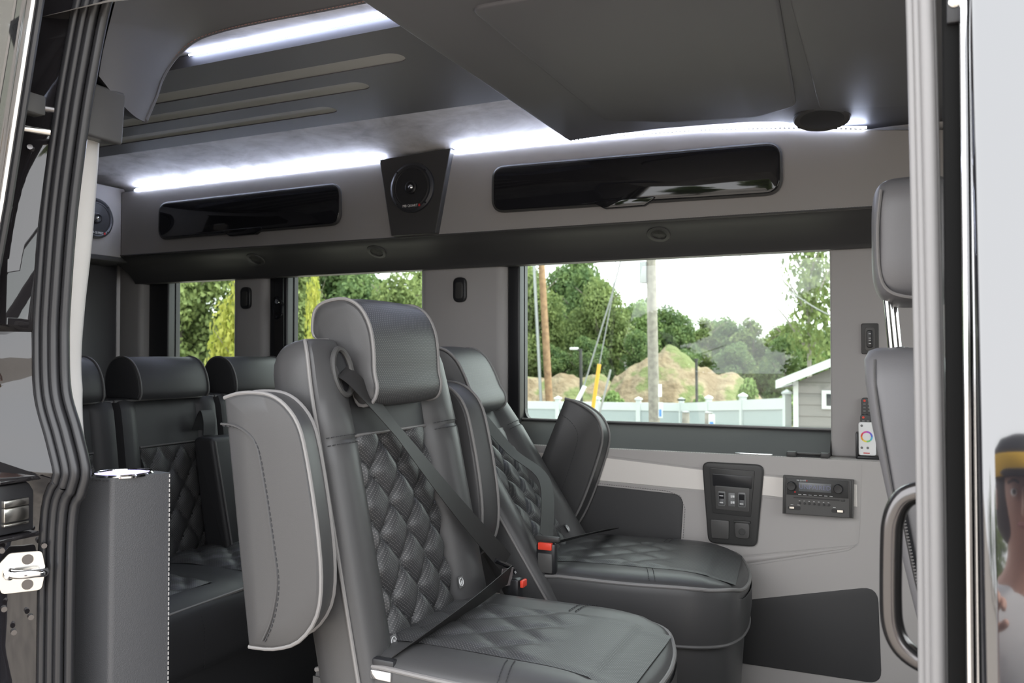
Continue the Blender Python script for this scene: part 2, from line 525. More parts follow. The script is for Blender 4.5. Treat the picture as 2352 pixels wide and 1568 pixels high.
# front ceiling panel (dark, with a raised pad) running forward over the cab
def slab_drop(vf_bm, x_from=-0.85):
    for v in vf_bm.verts: v.co.z -= roof_drop(v.co.x) * 0.55
    return vf_bm
fp = fillet([(-0.87, 0.29), (-0.87, 1.385), (-0.60, 1.352), (-0.33, 1.352), (-0.24, 1.37), (-0.20, 1.50), (0.9, 1.50), (0.9, 0.29)], [0.01, 0.01, 0.2, 0.05, 0.05, 0.02, 0.0, 0.0])
def bent(bm):
    for i in range(24):
        g = bm.verts[:] + bm.edges[:] + bm.faces[:]
        bmesh.ops.bisect_plane(bm, geom=g, plane_co=(-0.84 + 0.07 * i, 0, 0), plane_no=(1, 0, 0))
    for v in bm.verts: v.co.z -= 0.60 * roof_drop(v.co.x)
    return bm
fpo = O('ceiling_panel_front', bent(prism(fp, 'z', 1.698, 1.745, 0.006)), 'headliner_dark')
fpo.name = 'front_ceiling_panel'; tag(fpo, 'plain dark padded ceiling panel near the front', 'ceiling panel', kind='structure')
pad = fillet([(-0.70, 0.40), (-0.70, 1.20), (-0.52, 1.275), (-0.31, 1.285), (-0.20, 1.20), (-0.16, 0.40)], [0.03, 0.05, 0.06, 0.06, 0.06, 0.03])
O('raised_pad', bent(prism(pad, 'z', 1.691, 1.73, 0.007, 4)), 'headliner_dark', fpo)
pad2 = fillet([(-0.150, 0.40), (-0.150, 1.25), (0.5, 1.25), (0.5, 0.40)], 0.03)
O('raised_pad', bent(prism(pad2, 'z', 1.693, 1.73, 0.005, 3)), 'headliner_dark', fpo)
pk = thing('ceiling_speaker', 'round black flush speaker in the dark front ceiling', 'speaker', (-0.150, 1.325, 1.650))
PKM = Matrix.Translation((-0.150, 1.325, 1.6615)) @ Matrix.Rotation(R(-10), 4, 'X') @ Matrix.Translation((0.150, -1.405, -1.655))
part(pk, 'rim', xf(lathe([(0.060, 0.03), (0.069, 0.03), (0.071, 0.004), (0.068, 0.0), (0.062, 0.002)], (-0.150, 1.405, 1.655)), PKM), 'plastic')
part(pk, 'grille', xf(lathe([(0.0001, 0.001), (0.05, 0.001), (0.063, 0.004), (0.063, 0.02)], (-0.150, 1.405, 1.655)), PKM), 'speaker_cone')

# ---- driver-side wall
wl = O('wall_left', box(-3.05, 1.35, 1.665, 1.71, -0.05, 0.80), 'dark_vinyl'); tag(wl, 'grey trimmed driver-side van wall with windows', 'wall', kind='structure')
O('upper_skin', box(-3.05, 1.35, 1.665, 1.71, 1.40, 1.80), 'dark_vinyl', wl)
poly = fillet([(-2.95, 0.0), (1.2, 0.0), (1.2, 0.768), (-2.95, 0.768)], 0.0)
lp = O('lower_panel', prism([(-2.95, 0.0), (1.2, 0.0), (1.2, 0.766), (-2.95, 0.766)], 'y', 1.50, 1.66, 0.004), 'grey_vinyl', wl)
# dark sloping reveal between ledge and glass
O('window_reveal', prism([(1.513, 0.764), (1.625, 0.836), (1.66, 0.836), (1.66, 0.74), (1.513, 0.74)], 'x', -2.74, -0.149), 'dark_vinyl', wl, smooth=False)
O('ledge_clip', box(-0.262, -0.236, 1.506, 1.535, 0.766, 0.781, 0.003), 'plastic', wl)
O('ledge_clip', box(-0.172, -0.149, 1.506, 1.535, 0.766, 0.781, 0.003), 'plastic', wl)
O('ledge_bar', box(-0.24, -0.16, 1.522, 1.530, 0.772, 0.778, 0.002), 'plastic', wl)
O('ledge_bright_plate', box(-0.405, -0.30, 1.512, 1.535, 0.766, 0.7705, 0.001), 'chrome', wl)
# pearl accent band
band = [(-1.6, 0.79 - 0.0), (-0.80, 0.737), (-0.495, 0.716), (-0.322, 0.709), (-0.078, 0.700), (-0.078, 0.640), (-0.323, 0.655), (-0.559, 0.659), (-0.80, 0.666), (-1.6, 0.70)]
band[0] = (-1.6, 0.755)
O('accent_band', prism(band, 'y', 1.4975, 1.501, 0.001), 'pearl_band', wl, smooth=False)
ins = fillet([(-1.35, 0.672), (-0.585, 0.643), (-0.548, 0.60), (-0.585, 0.20), (-1.35, 0.20)], [0, 0.03, 0.03, 0.03, 0])
ins = fillet([(-1.35, 0.672), (-0.552, 0.640), (-0.575, 0.28), (-1.35, 0.28)], [0, 0.035, 0.03, 0])
O('dark_insert', prism(ins, 'y', 1.4965, 1.501, 0.002), 'dark_vinyl', wl)
ins2 = fillet([(-0.62, 0.296), (-0.028, 0.430), (-0.020, 0.170), (-0.62, 0.170)], [0.03, 0.035, 0.035, 0.03])
O('dark_insert', prism(ins2, 'y', 1.4965, 1.501, 0.002), 'dark_vinyl', wl)
# soft folded crease and its seams
fold = [(-0.62, 0.425), (-0.078, 0.532), (-0.62, 0.392)]
def fold_fn(u, v):
    x = -0.62 + u * 0.545
    top = 0.425 + 0.107 * u; bot = 0.392 + 0.140 * u
    z = bot + (top - bot) * v
    return (x, 1.4995 - 0.006 * math.sin(PI * v) * (1 - u) - 0.0005, z)
O('folded_crease', grid(fold_fn, 24, 6), 'grey_vinyl', wl)
for path in ([(-0.62, 1.4975, 0.432), (-0.078, 1.4975, 0.537)], [(-0.62, 1.4975, 0.386), (-0.10, 1.4975, 0.520), (-0.074, 1.4975, 0.545), (-0.066, 1.4975, 0.762)],
             [(-1.5, 1.4975, 0.764), (-0.80, 1.4975, 0.745), (-0.50, 1.4975, 0.722), (-0.08, 1.4975, 0.706)], [(-1.5, 1.4975, 0.69), (-0.80, 1.4975, 0.660), (-0.56, 1.4975, 0.653), (-0.32, 1.4975, 0.649), (-0.08, 1.4975, 0.634)],
             [(-1.3, 1.5020, 0.7665), (0.1, 1.5020, 0.7665)]):
    O('stitching', stitches(path, 0.0045, 0.003, 0.0007), 'thread_light', wl, smooth=False)
O('stitching', stitches([(-1.3, 1.4975, 0.676), (-0.60, 1.4975, 0.648), (-0.562, 1.4975, 0.636), (-0.548, 1.4975, 0.60), (-0.57, 1.4975, 0.30)], 0.0045, 0.003, 0.0007), 'thread_dark', wl, smooth=False)
O('window_sill_seam', tube([(-1.16, 1.622, 0.838), (-0.149, 1.622, 0.838)], 0.004, 6), 'plastic_grey', wl)

# pillars between the windows
def pillar(x0, x1, y0, material, bev=0.02, z0=0.766, z1=1.46):
    return O('pillar_trim', box(x0, x1, y0, 1.665, z0, z1, bev, 4), material, wl)
pillar(-1.510, -1.172, 1.575, 'grey_pillar', 0.035)
pillar(-2.372, -2.200, 1.580, 'grey_pillar', 0.03)
pillar(-0.148, 0.42, 1.575, 'grey_pillar', 0.006)
pillar(-2.98, -2.845, 1.56, 'grey_pillar', 0.02)
pillar(-2.845, -2.735, 1.60, 'plastic_black', 0.008)
pillar(-2.198, -2.112, 1.60, 'plastic_black', 0.008)
pillar(-1.172, -1.128, 1.598, 'plastic_black', 0.006)

def window(name, x0, x1, label):
    wn = thing(name, label, 'window', ((x0 + x1) / 2, 1.655, 0.84), kind='structure')
    part(wn, 'pane', boxv(x0 - 0.03, x1 + 0.03, 1.652, 1.656, 0.80, 1.46), 'tinted_glass', smooth=False)
    out = fillet([(x0 - 0.02, 0.802), (x1 + 0.02, 0.802), (x1 + 0.02, 1.45), (x0 - 0.02, 1.45)], 0.03)
    inn = fillet([(x0 + 0.004, 0.832), (x1 - 0.004, 0.832), (x1 - 0.004, 1.425), (x0 + 0.004, 1.425)], 0.04)
    n = len(out); Vv, Ff = [], []
    for y in (1.640, 1.662):
        Vv += [(a, y, b) for a, b in out] + [(a, y, b) for a, b in inn]
    for i in range(n):
        j = (i + 1) % n
        Ff += [(i, j, n + j, n + i), (2 * n + i, 3 * n + i, 3 * n + j, 2 * n + j), (i, 2 * n + i, 2 * n + j, j), (n + i, n + j, 3 * n + j, 3 * n + i)]
    part(wn, 'window_frame', (Vv, Ff), 'plastic_black', smooth=False)
window('window_1', -1.130, -0.120, 'large tinted window looking onto poles and dirt mound')
window('window_2', -2.112, -1.507, 'middle tinted window behind the near seat headrest')
window('window_3', -2.735, -2.372, 'narrow rear tinted window above the rear bench')
window('window_4', 0.42, 1.10, 'tinted side window beside the cab')

# ---- rear wall
wr_ = O('wall_rear', box(-3.10, -3.05, -0.02, 1.70, -0.05, 1.85), 'dark_vinyl'); tag(wr_, 'dark rear wall behind the bench', 'wall', kind='structure')
O('rear_panel', box(-3.05, -2.98, 0.04, 1.56, 0.0, 1.45, 0.01), 'headliner_dark', wr_)
for yy in (0.62, 1.05, 1.36):
    O('panel_groove', tube([(-2.979, yy, 0.4), (-2.979, yy, 1.44)], 0.006, 6), 'plastic_black', wr_)
# ---- front end: bulkhead below the windscreen
wf = O('wall_front', box(1.35, 1.40, -0.05, 1.71, -0.05, 0.95), 'plastic'); tag(wf, 'dark front bulkhead under the windscreen', 'wall', kind='structure')
O('windscreen', boxv(1.36, 1.365, 0.0, 1.68, 0.95, 1.62), 'clear_glass', wf, smooth=False)
O('windscreen_header', box(1.33, 1.40, -0.05, 1.71, 1.60, 1.86), 'plastic', wf)

# ---- door-side wall behind and ahead of the opening
wr2 = O('wall_right', box(-3.05, -1.345, -0.03, 0.035, -0.05, 1.86), 'headliner_dark'); tag(wr2, 'passenger-side van wall with the door opening', 'wall', kind='structure')
O('door_header_skin', box(-1.345, 1.35, -0.05, -0.005, 1.815, 1.86), 'body_paint', wr2)
O('front_wall_panel', box(0.075, 1.35, 0.0, 0.03, -0.05, 0.80), 'plastic', wr2)
O('front_pillar', box(0.060, 0.20, -0.004, 0.022, 0.80, 1.82), 'plastic', wr2)

# seal round the door opening (bulging at the window line, rounded at the top)
SEAL = [(-1.262, 0.0), (-1.262, 0.45), (-1.258, 0.76), (-1.236, 0.82), (-1.226, 0.86), (-1.248, 0.925), (-1.275, 0.99), (-1.281, 1.07), (-1.279, 1.14), (-1.265, 1.286), (-1.240, 1.432), (-1.215, 1.54), (-1.184, 1.645), (-1.135, 1.735), (-1.06, 1.785), (-0.96, 1.805),
        (-0.60, 1.815), (-0.15, 1.81), (-0.05, 1.785), (0.0, 1.73), (0.018, 1.64), (0.024, 1.42), (0.028, 1.10), (0.030, 0.80), (0.030, 0.40), (0.030, 0.0)]
SP = catmull([(a, 0, b) for a, b in SEAL], 6)
def seal_offset(d, y):
    out = []
    for i, p in enumerate(SP):
        t = (SP[min(i + 1, len(SP) - 1)] - SP[max(i - 1, 0)]).normalized()
        n = Vector((-t.z, 0, t.x))           # outward from the opening
        out.append(Vector((p.x, 0, p.z)) + n * d + Vector((0, y, 0)))
    return out
mid = next(i for i, p in enumerate(SP) if p.x > -0.5)
sl = thing('trim_1', 'black ribbed rubber seal round the rear edge of the door opening', 'door seal', (-1.24, 0.0, 0.0), kind='structure')
sr = thing('trim_2', 'grey ribbed rubber seal along the front edge of the door opening', 'door seal', (0.03, 0.0, 0.0), kind='structure')
sec = [(0.000, 0.022, 0.008), (0.014, 0.012, 0.008), (0.027, 0.006, 0.0075), (0.040, 0.000, 0.007)]
for j, (d, y, r) in enumerate(sec):
    pth = seal_offset(d, y)
    part(sl, 'seal_rib', tube(pth[:mid + 1], r, 10), 'rubber')
    rr = [(0.001, 0.016, 0.0045), (0.007, 0.012, 0.0045), (0.0155, 0.008, 0.0075), (0.021, 0.010, 0.004)][j]
    pth = seal_offset(rr[0], rr[1])
    part(sr, 'seal_rib', tube(pth[mid:], rr[2], 10), 'rubber_sky_lit')
a, b = seal_offset(-0.004, 0.026), seal_offset(0.045, 0.004)
part(sl, 'seal_web', loft([[p for p in a[:mid + 1]], [p for p in b[:mid + 1]]], cap=False, closed=False), 'rubber')
a, b = seal_offset(-0.002, 0.016), seal_offset(0.024, 0.010)
part(sr, 'seal_web', loft([[p for p in a[mid:]], [p for p in b[mid:]]], cap=False, closed=False), 'rubber_sky_lit')

# painted door jamb behind the seal, slanting outwards
body = thing('trim_3', 'glossy black painted door jamb with latch hardware', 'door jamb', (-1.30, -0.04, 0.0), kind='structure')
j0, j1, j2 = seal_offset(0.042, 0.002), seal_offset(0.068, -0.045), seal_offset(0.10, -0.085)
jr = [[p.copy() for p in q[:mid + 1]] for q in (j0, j1, j2)]
for i in range(len(jr[0])):
    z = jr[0][i].z
    wob = (0.006 * math.sin(z * 17.0) + 0.004 * math.sin(z * 41.0)) * (2.2 if 0.86 < z < 1.15 else 1.0)  # waviness shaped to mix the mirrored sky and ground
    jr[1][i].x += wob * 0.4; jr[1][i].y += wob
    if 0.86 < z < 1.14:                         # ripples shaped to band the sky and ground reflections
        rp = 0.0045 * math.sin(z * 58.0); jr[1][i].y += rp; jr[0][i].y += 0.6 * rp; jr[1][i].x -= 0.5 * rp; jr[2][i].y += rp
    if z > 1.10:                                # upper rows reshaped so the paint mirrors the sky
        jr[1][i].x = -1.330 - 0.03 * (z - 1.3); jr[1][i].y = -0.045 + 0.04 * (z - 1.3)
        jr[2][i].x = -1.40; jr[2][i].y = -0.09
part(body, 'jamb_panel', loft([jr[0], [p.lerp(q, 0.5) + Vector((0.002, -0.003, 0)) for p, q in zip(jr[0], jr[1])], jr[1], jr[2]], cap=False, closed=False), 'jamb_paint')

# ------------------------------------------------------------------ overhead cabinet along the driver's side
def led_z(x):
    pts = [(-2.80, 1.709), (-1.30, 1.713), (-0.90, 1.709), (-0.687, 1.705), (-0.493, 1.697), (-0.255, 1.677), (-0.035, 1.648), (0.4, 1.60)]
    for (a, za), (b, zb) in zip(pts, pts[1:]):
        if x <= b: return za + (zb - za) * (x - a) / (b - a)
    return pts[-1][1]
oc = thing('overhead_cabinet', 'long grey overhead cabinet with two glossy black doors', 'cabinet', (-1.4, 1.50, 1.36))
top = [(-2.80 + 0.1 * i, led_z(-2.80 + 0.1 * i)) for i in range(32)]
poly = [(-2.80, 1.452)] + [(0.30, 1.440)] + [(x, z) for x, z in reversed(top)]
part(oc, 'body', prism(poly, 'y', 1.42, 1.64, 0.004), 'grey_overhead', smooth=False)
vp = [(p.x, p.y) for p in catmull([(1.423, 1.449, 0), (1.440, 1.436, 0), (1.475, 1.418, 0), (1.515, 1.392, 0), (1.542, 1.366, 0), (1.550, 1.353, 0)], 4)] + [(1.60, 1.353), (1.62, 1.449)]
part(oc, 'valance', prism(vp, 'x', -2.868, 0.30), 'dark_vinyl', label='dark rolled band above the windows')
part(oc, 'edge_seam', tube([(-2.80, 1.4195, 1.4535), (0.30, 1.4195, 1.4415)], 0.003, 6), 'dark_vinyl')
part(oc, 'stitching', stitches([(-1.3, 1.4165, 1.452), (0.1, 1.4165, 1.4455)], 0.004, 0.003, 0.0006), 'thread_light', smooth=False)

def gloss_door(x0, x1, z00, z01, z10, z11):
    outer = fillet([(x0, z00), (x1, z10), (x1, z11), (x0, z01)], 0.040, 6)
    dr = part(oc, 'door', prism(outer, 'y', 1.404, 1.4205, 0.006, 3), 'gloss_black')
    rim = [Vector((a, 1.411, b)) for a, b in outer]
    rm = part(oc, 'door_rim', tube(rim, 0.006, 6, closed=True), 'plastic')
    xm = (x0 + x1) / 2; zm = (z00 + z10) / 2
    tab = fillet([(xm - 0.11, zm + 0.012), (xm - 0.065, zm - 0.014), (xm + 0.055, zm - 0.014), (xm + 0.10, zm + 0.012)], 0.012)
    h = O('door_pull', prism(tab, 'y', 1.399, 1.4195, 0.003), 'gloss_black', dr, off=oc.location)
gloss_door(-2.577, -1.726, 1.507, 1.643, 1.510, 1.648)
gloss_door(-1.135, -0.263, 1.509, 1.648, 1.497, 1.634)

def speaker_unit(t, c, axis, r=0.072, text_normal='-y'):
    """6-inch coaxial speaker facing -axis side; c is the centre on its panel"""
    s = 1.0 if axis == 'x' else -1.0
    part(t, 'speaker_rim', lathe([(r * 0.80, 0.001 * s), (r * 0.82, 0.010 * s), (r * 0.90, 0.012 * s), (r, 0.008 * s), (r * 1.01, 0.0)], c, axis, 36), 'speaker_rim')
    part(t, 'speaker_cone', lathe([(r * 0.82, 0.0095 * s), (r * 0.76, 0.011 * s), (r * 0.70, 0.006 * s), (r * 0.45, 0.0015 * s), (r * 0.26, 0.001 * s), (0.0001, 0.001 * s)], c, axis, 36), 'speaker_cone')
    part(t, 'tweeter_housing', lathe([(r * 0.27, 0.001 * s), (r * 0.26, 0.016 * s), (r * 0.20, 0.018 * s), (r * 0.17, 0.014 * s), (0.0001, 0.012 * s)], c, axis, 24), 'plastic_black')
    part(t, 'tweeter_dome', lathe([(r * 0.13, 0.012 * s), (r * 0.11, 0.017 * s), (r * 0.06, 0.020 * s), (0.0001, 0.021 * s)], c, axis, 20), 'chrome', label='small silver tweeter dome')
    for k in range(4):
        a = PI / 4 + k * PI / 2
        p, q = r * 0.91 * math.cos(a), r * 0.91 * math.sin(a)
        cc = (c[0] + (0 if axis == 'x' else p), c[1] + (p if axis == 'x' else 0), c[2] + q)
        part(t, 'screw', lathe([(0.004, 0.010 * s), (0.0035, 0.0135 * s), (0.0001, 0.0135 * s)], cc, axis, 10), 'plastic_black')
    if axis == 'x':
        part(t, 'lettering', face_text('MB QUART', 0.0115, (c[0] + 0.0125, c[1], c[2] - r * 0.72), '+x'), 'print_white', smooth=False)
        part(t, 'logo_mark', box(c[0] + 0.0122, c[0] + 0.0128, c[1] + 0.032, c[1] + 0.038, c[2] - r * 0.72 - 0.004, c[2] - r * 0.72 + 0.004), 'print_red', smooth=False)
    else:
        part(t, 'lettering', face_text('MB QUART', 0.0115, (c[0] - 0.003, c[1] - 0.0125, c[2] - r * 0.74), '-y'), 'print_white', smooth=False)
        part(t, 'logo_mark', box(c[0] + 0.029, c[0] + 0.035, c[1] - 0.0128, c[1] - 0.0122, c[2] - r * 0.74 - 0.004, c[2] - r * 0.74 + 0.004), 'print_red', smooth=False)

sp = thing('speaker_pod', 'black tapered speaker pod between the two glossy cabinet doors', 'speaker', (-1.425, 1.40, 1.455))
part(sp, 'pod_panel', prism([(-1.556, 1.713), (-1.283, 1.723), (-1.338, 1.452), (-1.508, 1.452)], 'y', 1.396, 1.440, 0.003), 'dark_vinyl', smooth=False)
speaker_unit(sp, (-1.424, 1.396, 1.606), 'y', 0.082)

# rear overhead box with its own speaker
rb = thing('rear_overhead_box', 'grey overhead box across the rear of the van', 'cabinet', (-2.93, 0.8, 1.40))
part(rb, 'body', box(-3.05, -2.802, 0.05, 1.44, 1.445, 1.725, 0.006), 'grey_overhead')
part(rb, 'underside_trim', box(-3.0, -2.80, 0.06, 1.50, 1.428, 1.446, 0.004), 'dark_vinyl')
part(rb, 'door', box(-2.812, -2.797, 0.45, 1.06, 1.50, 1.66, 0.006), 'gloss_black')
rs = thing('rear_speaker', 'round black speaker on the rear overhead box', 'speaker', (-2.80, 1.30, 1.50))
speaker_unit(rs, (-2.801, 1.300, 1.586), 'x', 0.078)
rl = thing('rear_courtesy_light', 'tiny glowing light under the rear overhead box', 'light', (-2.83, 1.245, 1.425))
part(rl, 'bezel', lathe([(0.020, 0.004), (0.022, 0.0), (0.016, -0.002), (0.016, 0.001)], (-2.83, 1.245, 1.4275)), 'plastic')
part(rl, 'lens', lathe([(0.0001, -0.001), (0.016, -0.001), (0.016, 0.001)], (-2.83, 1.245, 1.4272)), 'lamp_warm')

for i, (x, lab) in enumerate(((-0.62, 'small unlit round downlight above the large window'), (-1.62, 'small unlit round downlight left of the speaker pod'), (-2.16, 'small unlit round downlight nearest the rear under the overhead cabinet'))):
    dl = thing('downlight', lab, 'light', (x, 1.475, 1.41), group='downlights under the overhead cabinet')
    DM = Matrix.Translation((x, 1.478, 1.415)) @ Matrix.Rotation(R(-31), 4, 'X') @ Matrix.Translation((-x, -1.475, -1.4165))
    part(dl, 'bezel', xf(lathe([(0.022, 0.005), (0.036, 0.005), (0.034, 0.0), (0.024, -0.001), (0.022, 0.002)], (x, 1.475, 1.4135)), DM), 'plastic')
    part(dl, 'lens', xf(lathe([(0.0001, 0.002), (0.022, 0.002), (0.022, 0.004)], (x, 1.475, 1.4135)), DM), 'plastic_light')

# ------------------------------------------------------------------ light strips (real lamps of the van)
def light_strip(label, fn, x0, x1, loc, beads=True, r=0.0028, step=0.012, glow='led'):
    t = thing('light_strip', label, 'light strip', loc, group='ceiling light strips')
    n = int((x1 - x0) / 0.05) + 1
    part(t, 'diffuser', tube([fn(x0 + (x1 - x0) * i / n) for i in range(n + 1)], r, 6), glow)
    if beads:
        Vb, Fb = [], []
        x = x0
        while x < x1:
            p = fn(x); v, f = boxv(p[0] - 0.0022, p[0] + 0.0022, p[1] - 0.006, p[1] - 0.002, p[2] - 0.006, p[2] - 0.0032)
            k = len(Vb); Vb += v; Fb += [tuple(i + k for i in q) for q in f]; x += step
        b = part(t, 'diode_row', (Vb, Fb), 'led_blob', smooth=False); b['kind'] = 'stuff'
    return t
light_strip('glowing white light strip above the rear glossy cabinet door', lambda x: (x, 1.422, led_z(x) + 0.006), -2.72, -1.55, (-2.15, 1.42, 1.70))
light_strip('glowing white light strip curving above the front glossy cabinet door', lambda x: (x, 1.422, led_z(x) + 0.006), -1.29, -0.045, (-0.7, 1.42, 1.68))
light_strip('glowing white light strip along the door-side edge of the slotted ceiling panel', lambda x: (x, 0.5265, 1.7725), -1.52, -0.86, (-1.2, 0.528, 1.75), beads=False, glow='led_soft')

# ------------------------------------------------------------------ door-side header trim, pillar trims
OUT = [(0.30, 0.03, 1.80), (-0.30, 0.03, 1.815), (-0.85, 0.03, 1.815), (-1.00, 0.03, 1.800), (-1.08, 0.032, 1.775), (-1.135, 0.035, 1.735), (-1.165, 0.035, 1.690), (-1.190, 0.037, 1.635), (-1.215, 0.04, 1.575), (-1.232, 0.045, 1.532)]
INN = [(0.30, 0.32, 1.706), (-0.30, 0.32, 1.706), (-0.86, 0.32, 1.706), (-1.12, 0.322, 1.711), (-1.235, 0.322, 1.709), (-1.290, 0.312, 1.694), (-1.325, 0.296, 1.658), (-1.332, 0.272, 1.612), (-1.318, 0.243, 1.563), (-1.303, 0.205, 1.503)]
a, b = catmull(OUT, 6), catmull(INN, 6)
rows = []
for t in [i / 10 for i in range(11)]:
    rows.append([p.lerp(q, t) + Vector((0, 0, -0.020 * math.sin(PI * t))) + Vector((0.012, 0, 0)) * math.sin(PI * t) for p, q in zip(a, b)])
back = [[p + Vector((-0.03, 0.004, 0.02)) for p in r] for r in (rows[-1], rows[0])]
ht = thing('trim_4', 'dark leather header trim sweeping over the door opening', 'trim', (-0.6, 0.15, 1.70), kind='structure')
part(ht, 'leather_cover', loft(rows + back, cap=False, closed=False), 'headliner_dark')
part(ht, 'stitching', stitches([p + Vector((0.001, -0.006, -0.0035)) for p in b], 0.005, 0.0035, 0.0008), 'thread_red', smooth=False)
part(ht, 'edge_lip', tube([p + Vector((-0.004, 0.003, 0.003)) for p in b], 0.006, 8), 'headliner_dark')
part(ht, 'end_closure', loft([[r[-1] for r in rows], [r[-1] + Vector((-0.06, 0.01, 0.02)) for r in rows]], cap=False, closed=False), 'leather_dark')
tb = thing('pillar_block', 'dark leather block at the top of the door pillar', 'trim block', (-1.30, 0.07, 1.43))
part(tb, 'block', prism(fillet([(-1.40, 1.452), (-1.246, 1.428), (-1.238, 1.520), (-1.40, 1.545)], 0.006), 'y', 0.030, 0.108, 0.006), 'leather')

WT = [(-1.306, 0.072, 1.46), (-1.313, 0.072, 1.36), (-1.323, 0.072, 1.25), (-1.335, 0.070, 1.14), (-1.339, 0.068, 1.05), (-1.328, 0.064, 0.99), (-1.303, 0.056, 0.93), (-1.270, 0.046, 0.885), (-1.245, 0.040, 0.845)]
wt_r = lambda t: 0.034 * (1 - 0.25 * t) * (1.0 if t < 0.62 else max(0.16, 1 - (t - 0.62) / 0.42))
wp = O('pillar_pad', tube(catmull(WT, 6), wt_r, 14, flat=0.55), 'white_vinyl'); tag(wp, 'off-white padded vinyl strip beside the rear door seal', 'pillar pad')

# ------------------------------------------------------------------ door jamb hardware
part(body, 'jamb_ledge', box(-1.36, -1.279, -0.09, -0.012, 0.846, 0.853, 0.002), 'jamb_paint')
part(body, 'jamb_ledge', box(-1.36, -1.284, -0.09, -0.016, 0.752, 0.760, 0.003), 'jamb_paint')
part(body, 'roller_channel', box(-1.37, -1.296, -0.095, -0.02, 0.762, 0.842, 0.003), 'plastic_black')
for z0, z1 in ((0.806, 0.818), (0.782, 0.805), (0.775, 0.780)):
    part(body, 'latch_rail', box(-1.345, -1.290, -0.075, -0.032, z0, z1, 0.002), 'steel')
sn = Vector((0.87, -0.49, 0)).normalized(); st = Vector((0.49, 0.87, 0)).normalized()
def on_jamb(c, u, v, d): return Vector(c) + st * u + Vector((0, 0, v)) + sn * d
JC = (-1.300, -0.036, 0.697)
pl = fillet([(-0.030, -0.031), (0.026, -0.033), (0.032, 0.0), (0.026, 0.031), (-0.020, 0.033), (-0.034, 0.018), (-0.034, -0.018)], 0.008)
n_ = len(pl)
Vv = [on_jamb(JC, u, v, 0.006) for u, v in pl] + [on_jamb(JC, u, v, 0.011) for u, v in pl]
part(body, 'striker_plate', (Vv, [tuple(range(n_)), tuple(range(2 * n_ - 1, n_ - 1, -1))] + [(i, (i + 1) % n_, n_ + (i + 1) % n_, n_ + i) for i in range(n_)]), 'steel', label='bright steel door striker plate')
lo = catmull([on_jamb(JC, -0.020, 0.0, 0.010), on_jamb(JC, -0.018, 0.001, 0.020), on_jamb(JC, -0.004, 0.0, 0.028), on_jamb(JC, 0.014, 0.0, 0.030), on_jamb(JC, 0.028, -0.002, 0.026), on_jamb(JC, 0.029, -0.002, 0.011)], 6)
part(body, 'striker_loop', tube(lo, lambda t: 0.010 if t < 0.2 else 0.0072, 10), 'chrome')
for v in (0.020, -0.021):
    c = on_jamb(JC, 0.006, v, 0.0)
    q = tube([c + sn * 0.010, c + sn * 0.0125], 0.0085, 14)
    part(body, 'striker_screw', q, 'steel_tube')
for z, u in ((0.735, -0.030), (0.735, 0.03), (0.64, -0.026), (0.62, 0.012), (0.60, -0.012), (1.46, 0.01), (1.40, 0.012), (1.30, -0.02)):
    c = on_jamb((-1.300 if z < 1 else -1.315, -0.036, z), u, 0, 0)
    part(body, 'jamb_bolt', tube([c - sn * 0.004, c + sn * 0.008], 0.0045, 8), 'steel_tube')

# sliding door parked behind the opening
sd = thing('door_1', 'open glossy black sliding door with a bright edge strip', 'door', (-1.9, -0.13, 0.0), kind='structure')
edge = [(-1.150, 1.72), (-1.192, 1.66), (-1.216, 1.556), (-1.274, 1.296), (-1.335, 1.06), (-1.345, 0.95), (-1.325, 0.85), (-1.315, 0.6), (-1.315, -0.15)]
part(sd, 'door_slab', prism(edge + [(-2.6, -0.15), (-2.6, 1.78), (-1.25, 1.78)], 'y', -0.165, -0.095, 0.006), 'body_paint')
part(sd, 'edge_strip', tube([Vector((a + 0.004, -0.100, b)) for a, b in edge[:6]], 0.008, 8, flat=0.7), 'chrome')
part(sd, 'edge_strip', tube([Vector((a + 0.006, -0.088, b)) for a, b in edge[:6]], 0.006, 8), 'rubber')
part(sd, 'guide_bracket', box(-1.262, -1.235, -0.088, -0.050, 1.438, 1.470, 0.003), 'plastic')
part(sd, 'guide_pin', tube([(-1.262, -0.075, 1.452), (-1.238, -0.034, 1.452)], 0.0055, 10), 'steel_tube')
part(sd, 'guide_pin', tube([(-1.272, -0.072, 1.418), (-1.246, -0.034, 1.416)], 0.0055, 10), 'steel')

# front door pillar panel: glossy paint, leaning in towards the roof like the body side
fd = thing('door_2', 'glossy black front door panel mirroring sky and photographer', 'door', (0.25, -0.06, 0.0), kind='structure')
TL = math.tan(R(7.0))
def skin(u, v):
    z = -0.2 + 2.1 * v
    y = -0.085 + TL * (z - 1.0) + 0.030 * (z - 1.0) ** 2
    x = 0.0755 + 0.9 * u
    e = min(u * 0.9, 0.012)
    if e < 0.012: y += 0.010 * (1 - math.sqrt(max(0, 1 - ((0.012 - e) / 0.012) ** 2)))
    return (x, y, z)
us = [0, 0.0005, 0.0015, 0.003, 0.005, 0.0075, 0.0105, 0.0134] + [0.0134 + (1 - 0.0134) * i / 14 for i in range(1, 15)]
Vv = [skin(u, j / 60) for u in us for j in range(61)]
Ff = [(i * 61 + j, (i + 1) * 61 + j, (i + 1) * 61 + j + 1, i * 61 + j + 1) for i in range(len(us) - 1) for j in range(60)]
k = len(Vv)
Vv += [(skin(0, j / 60)[0], 0.0, skin(0, j / 60)[2]) for j in range(61)]
Ff += [(j, j + 1, k + j + 1, k + j) for j in range(60)]
part(fd, 'door_skin', (Vv, Ff), 'body_paint')
part(fd, 'door_gap_rubber', box(0.054, 0.0745, -0.010, 0.012, -0.1, 1.84, 0.003), 'void_black')
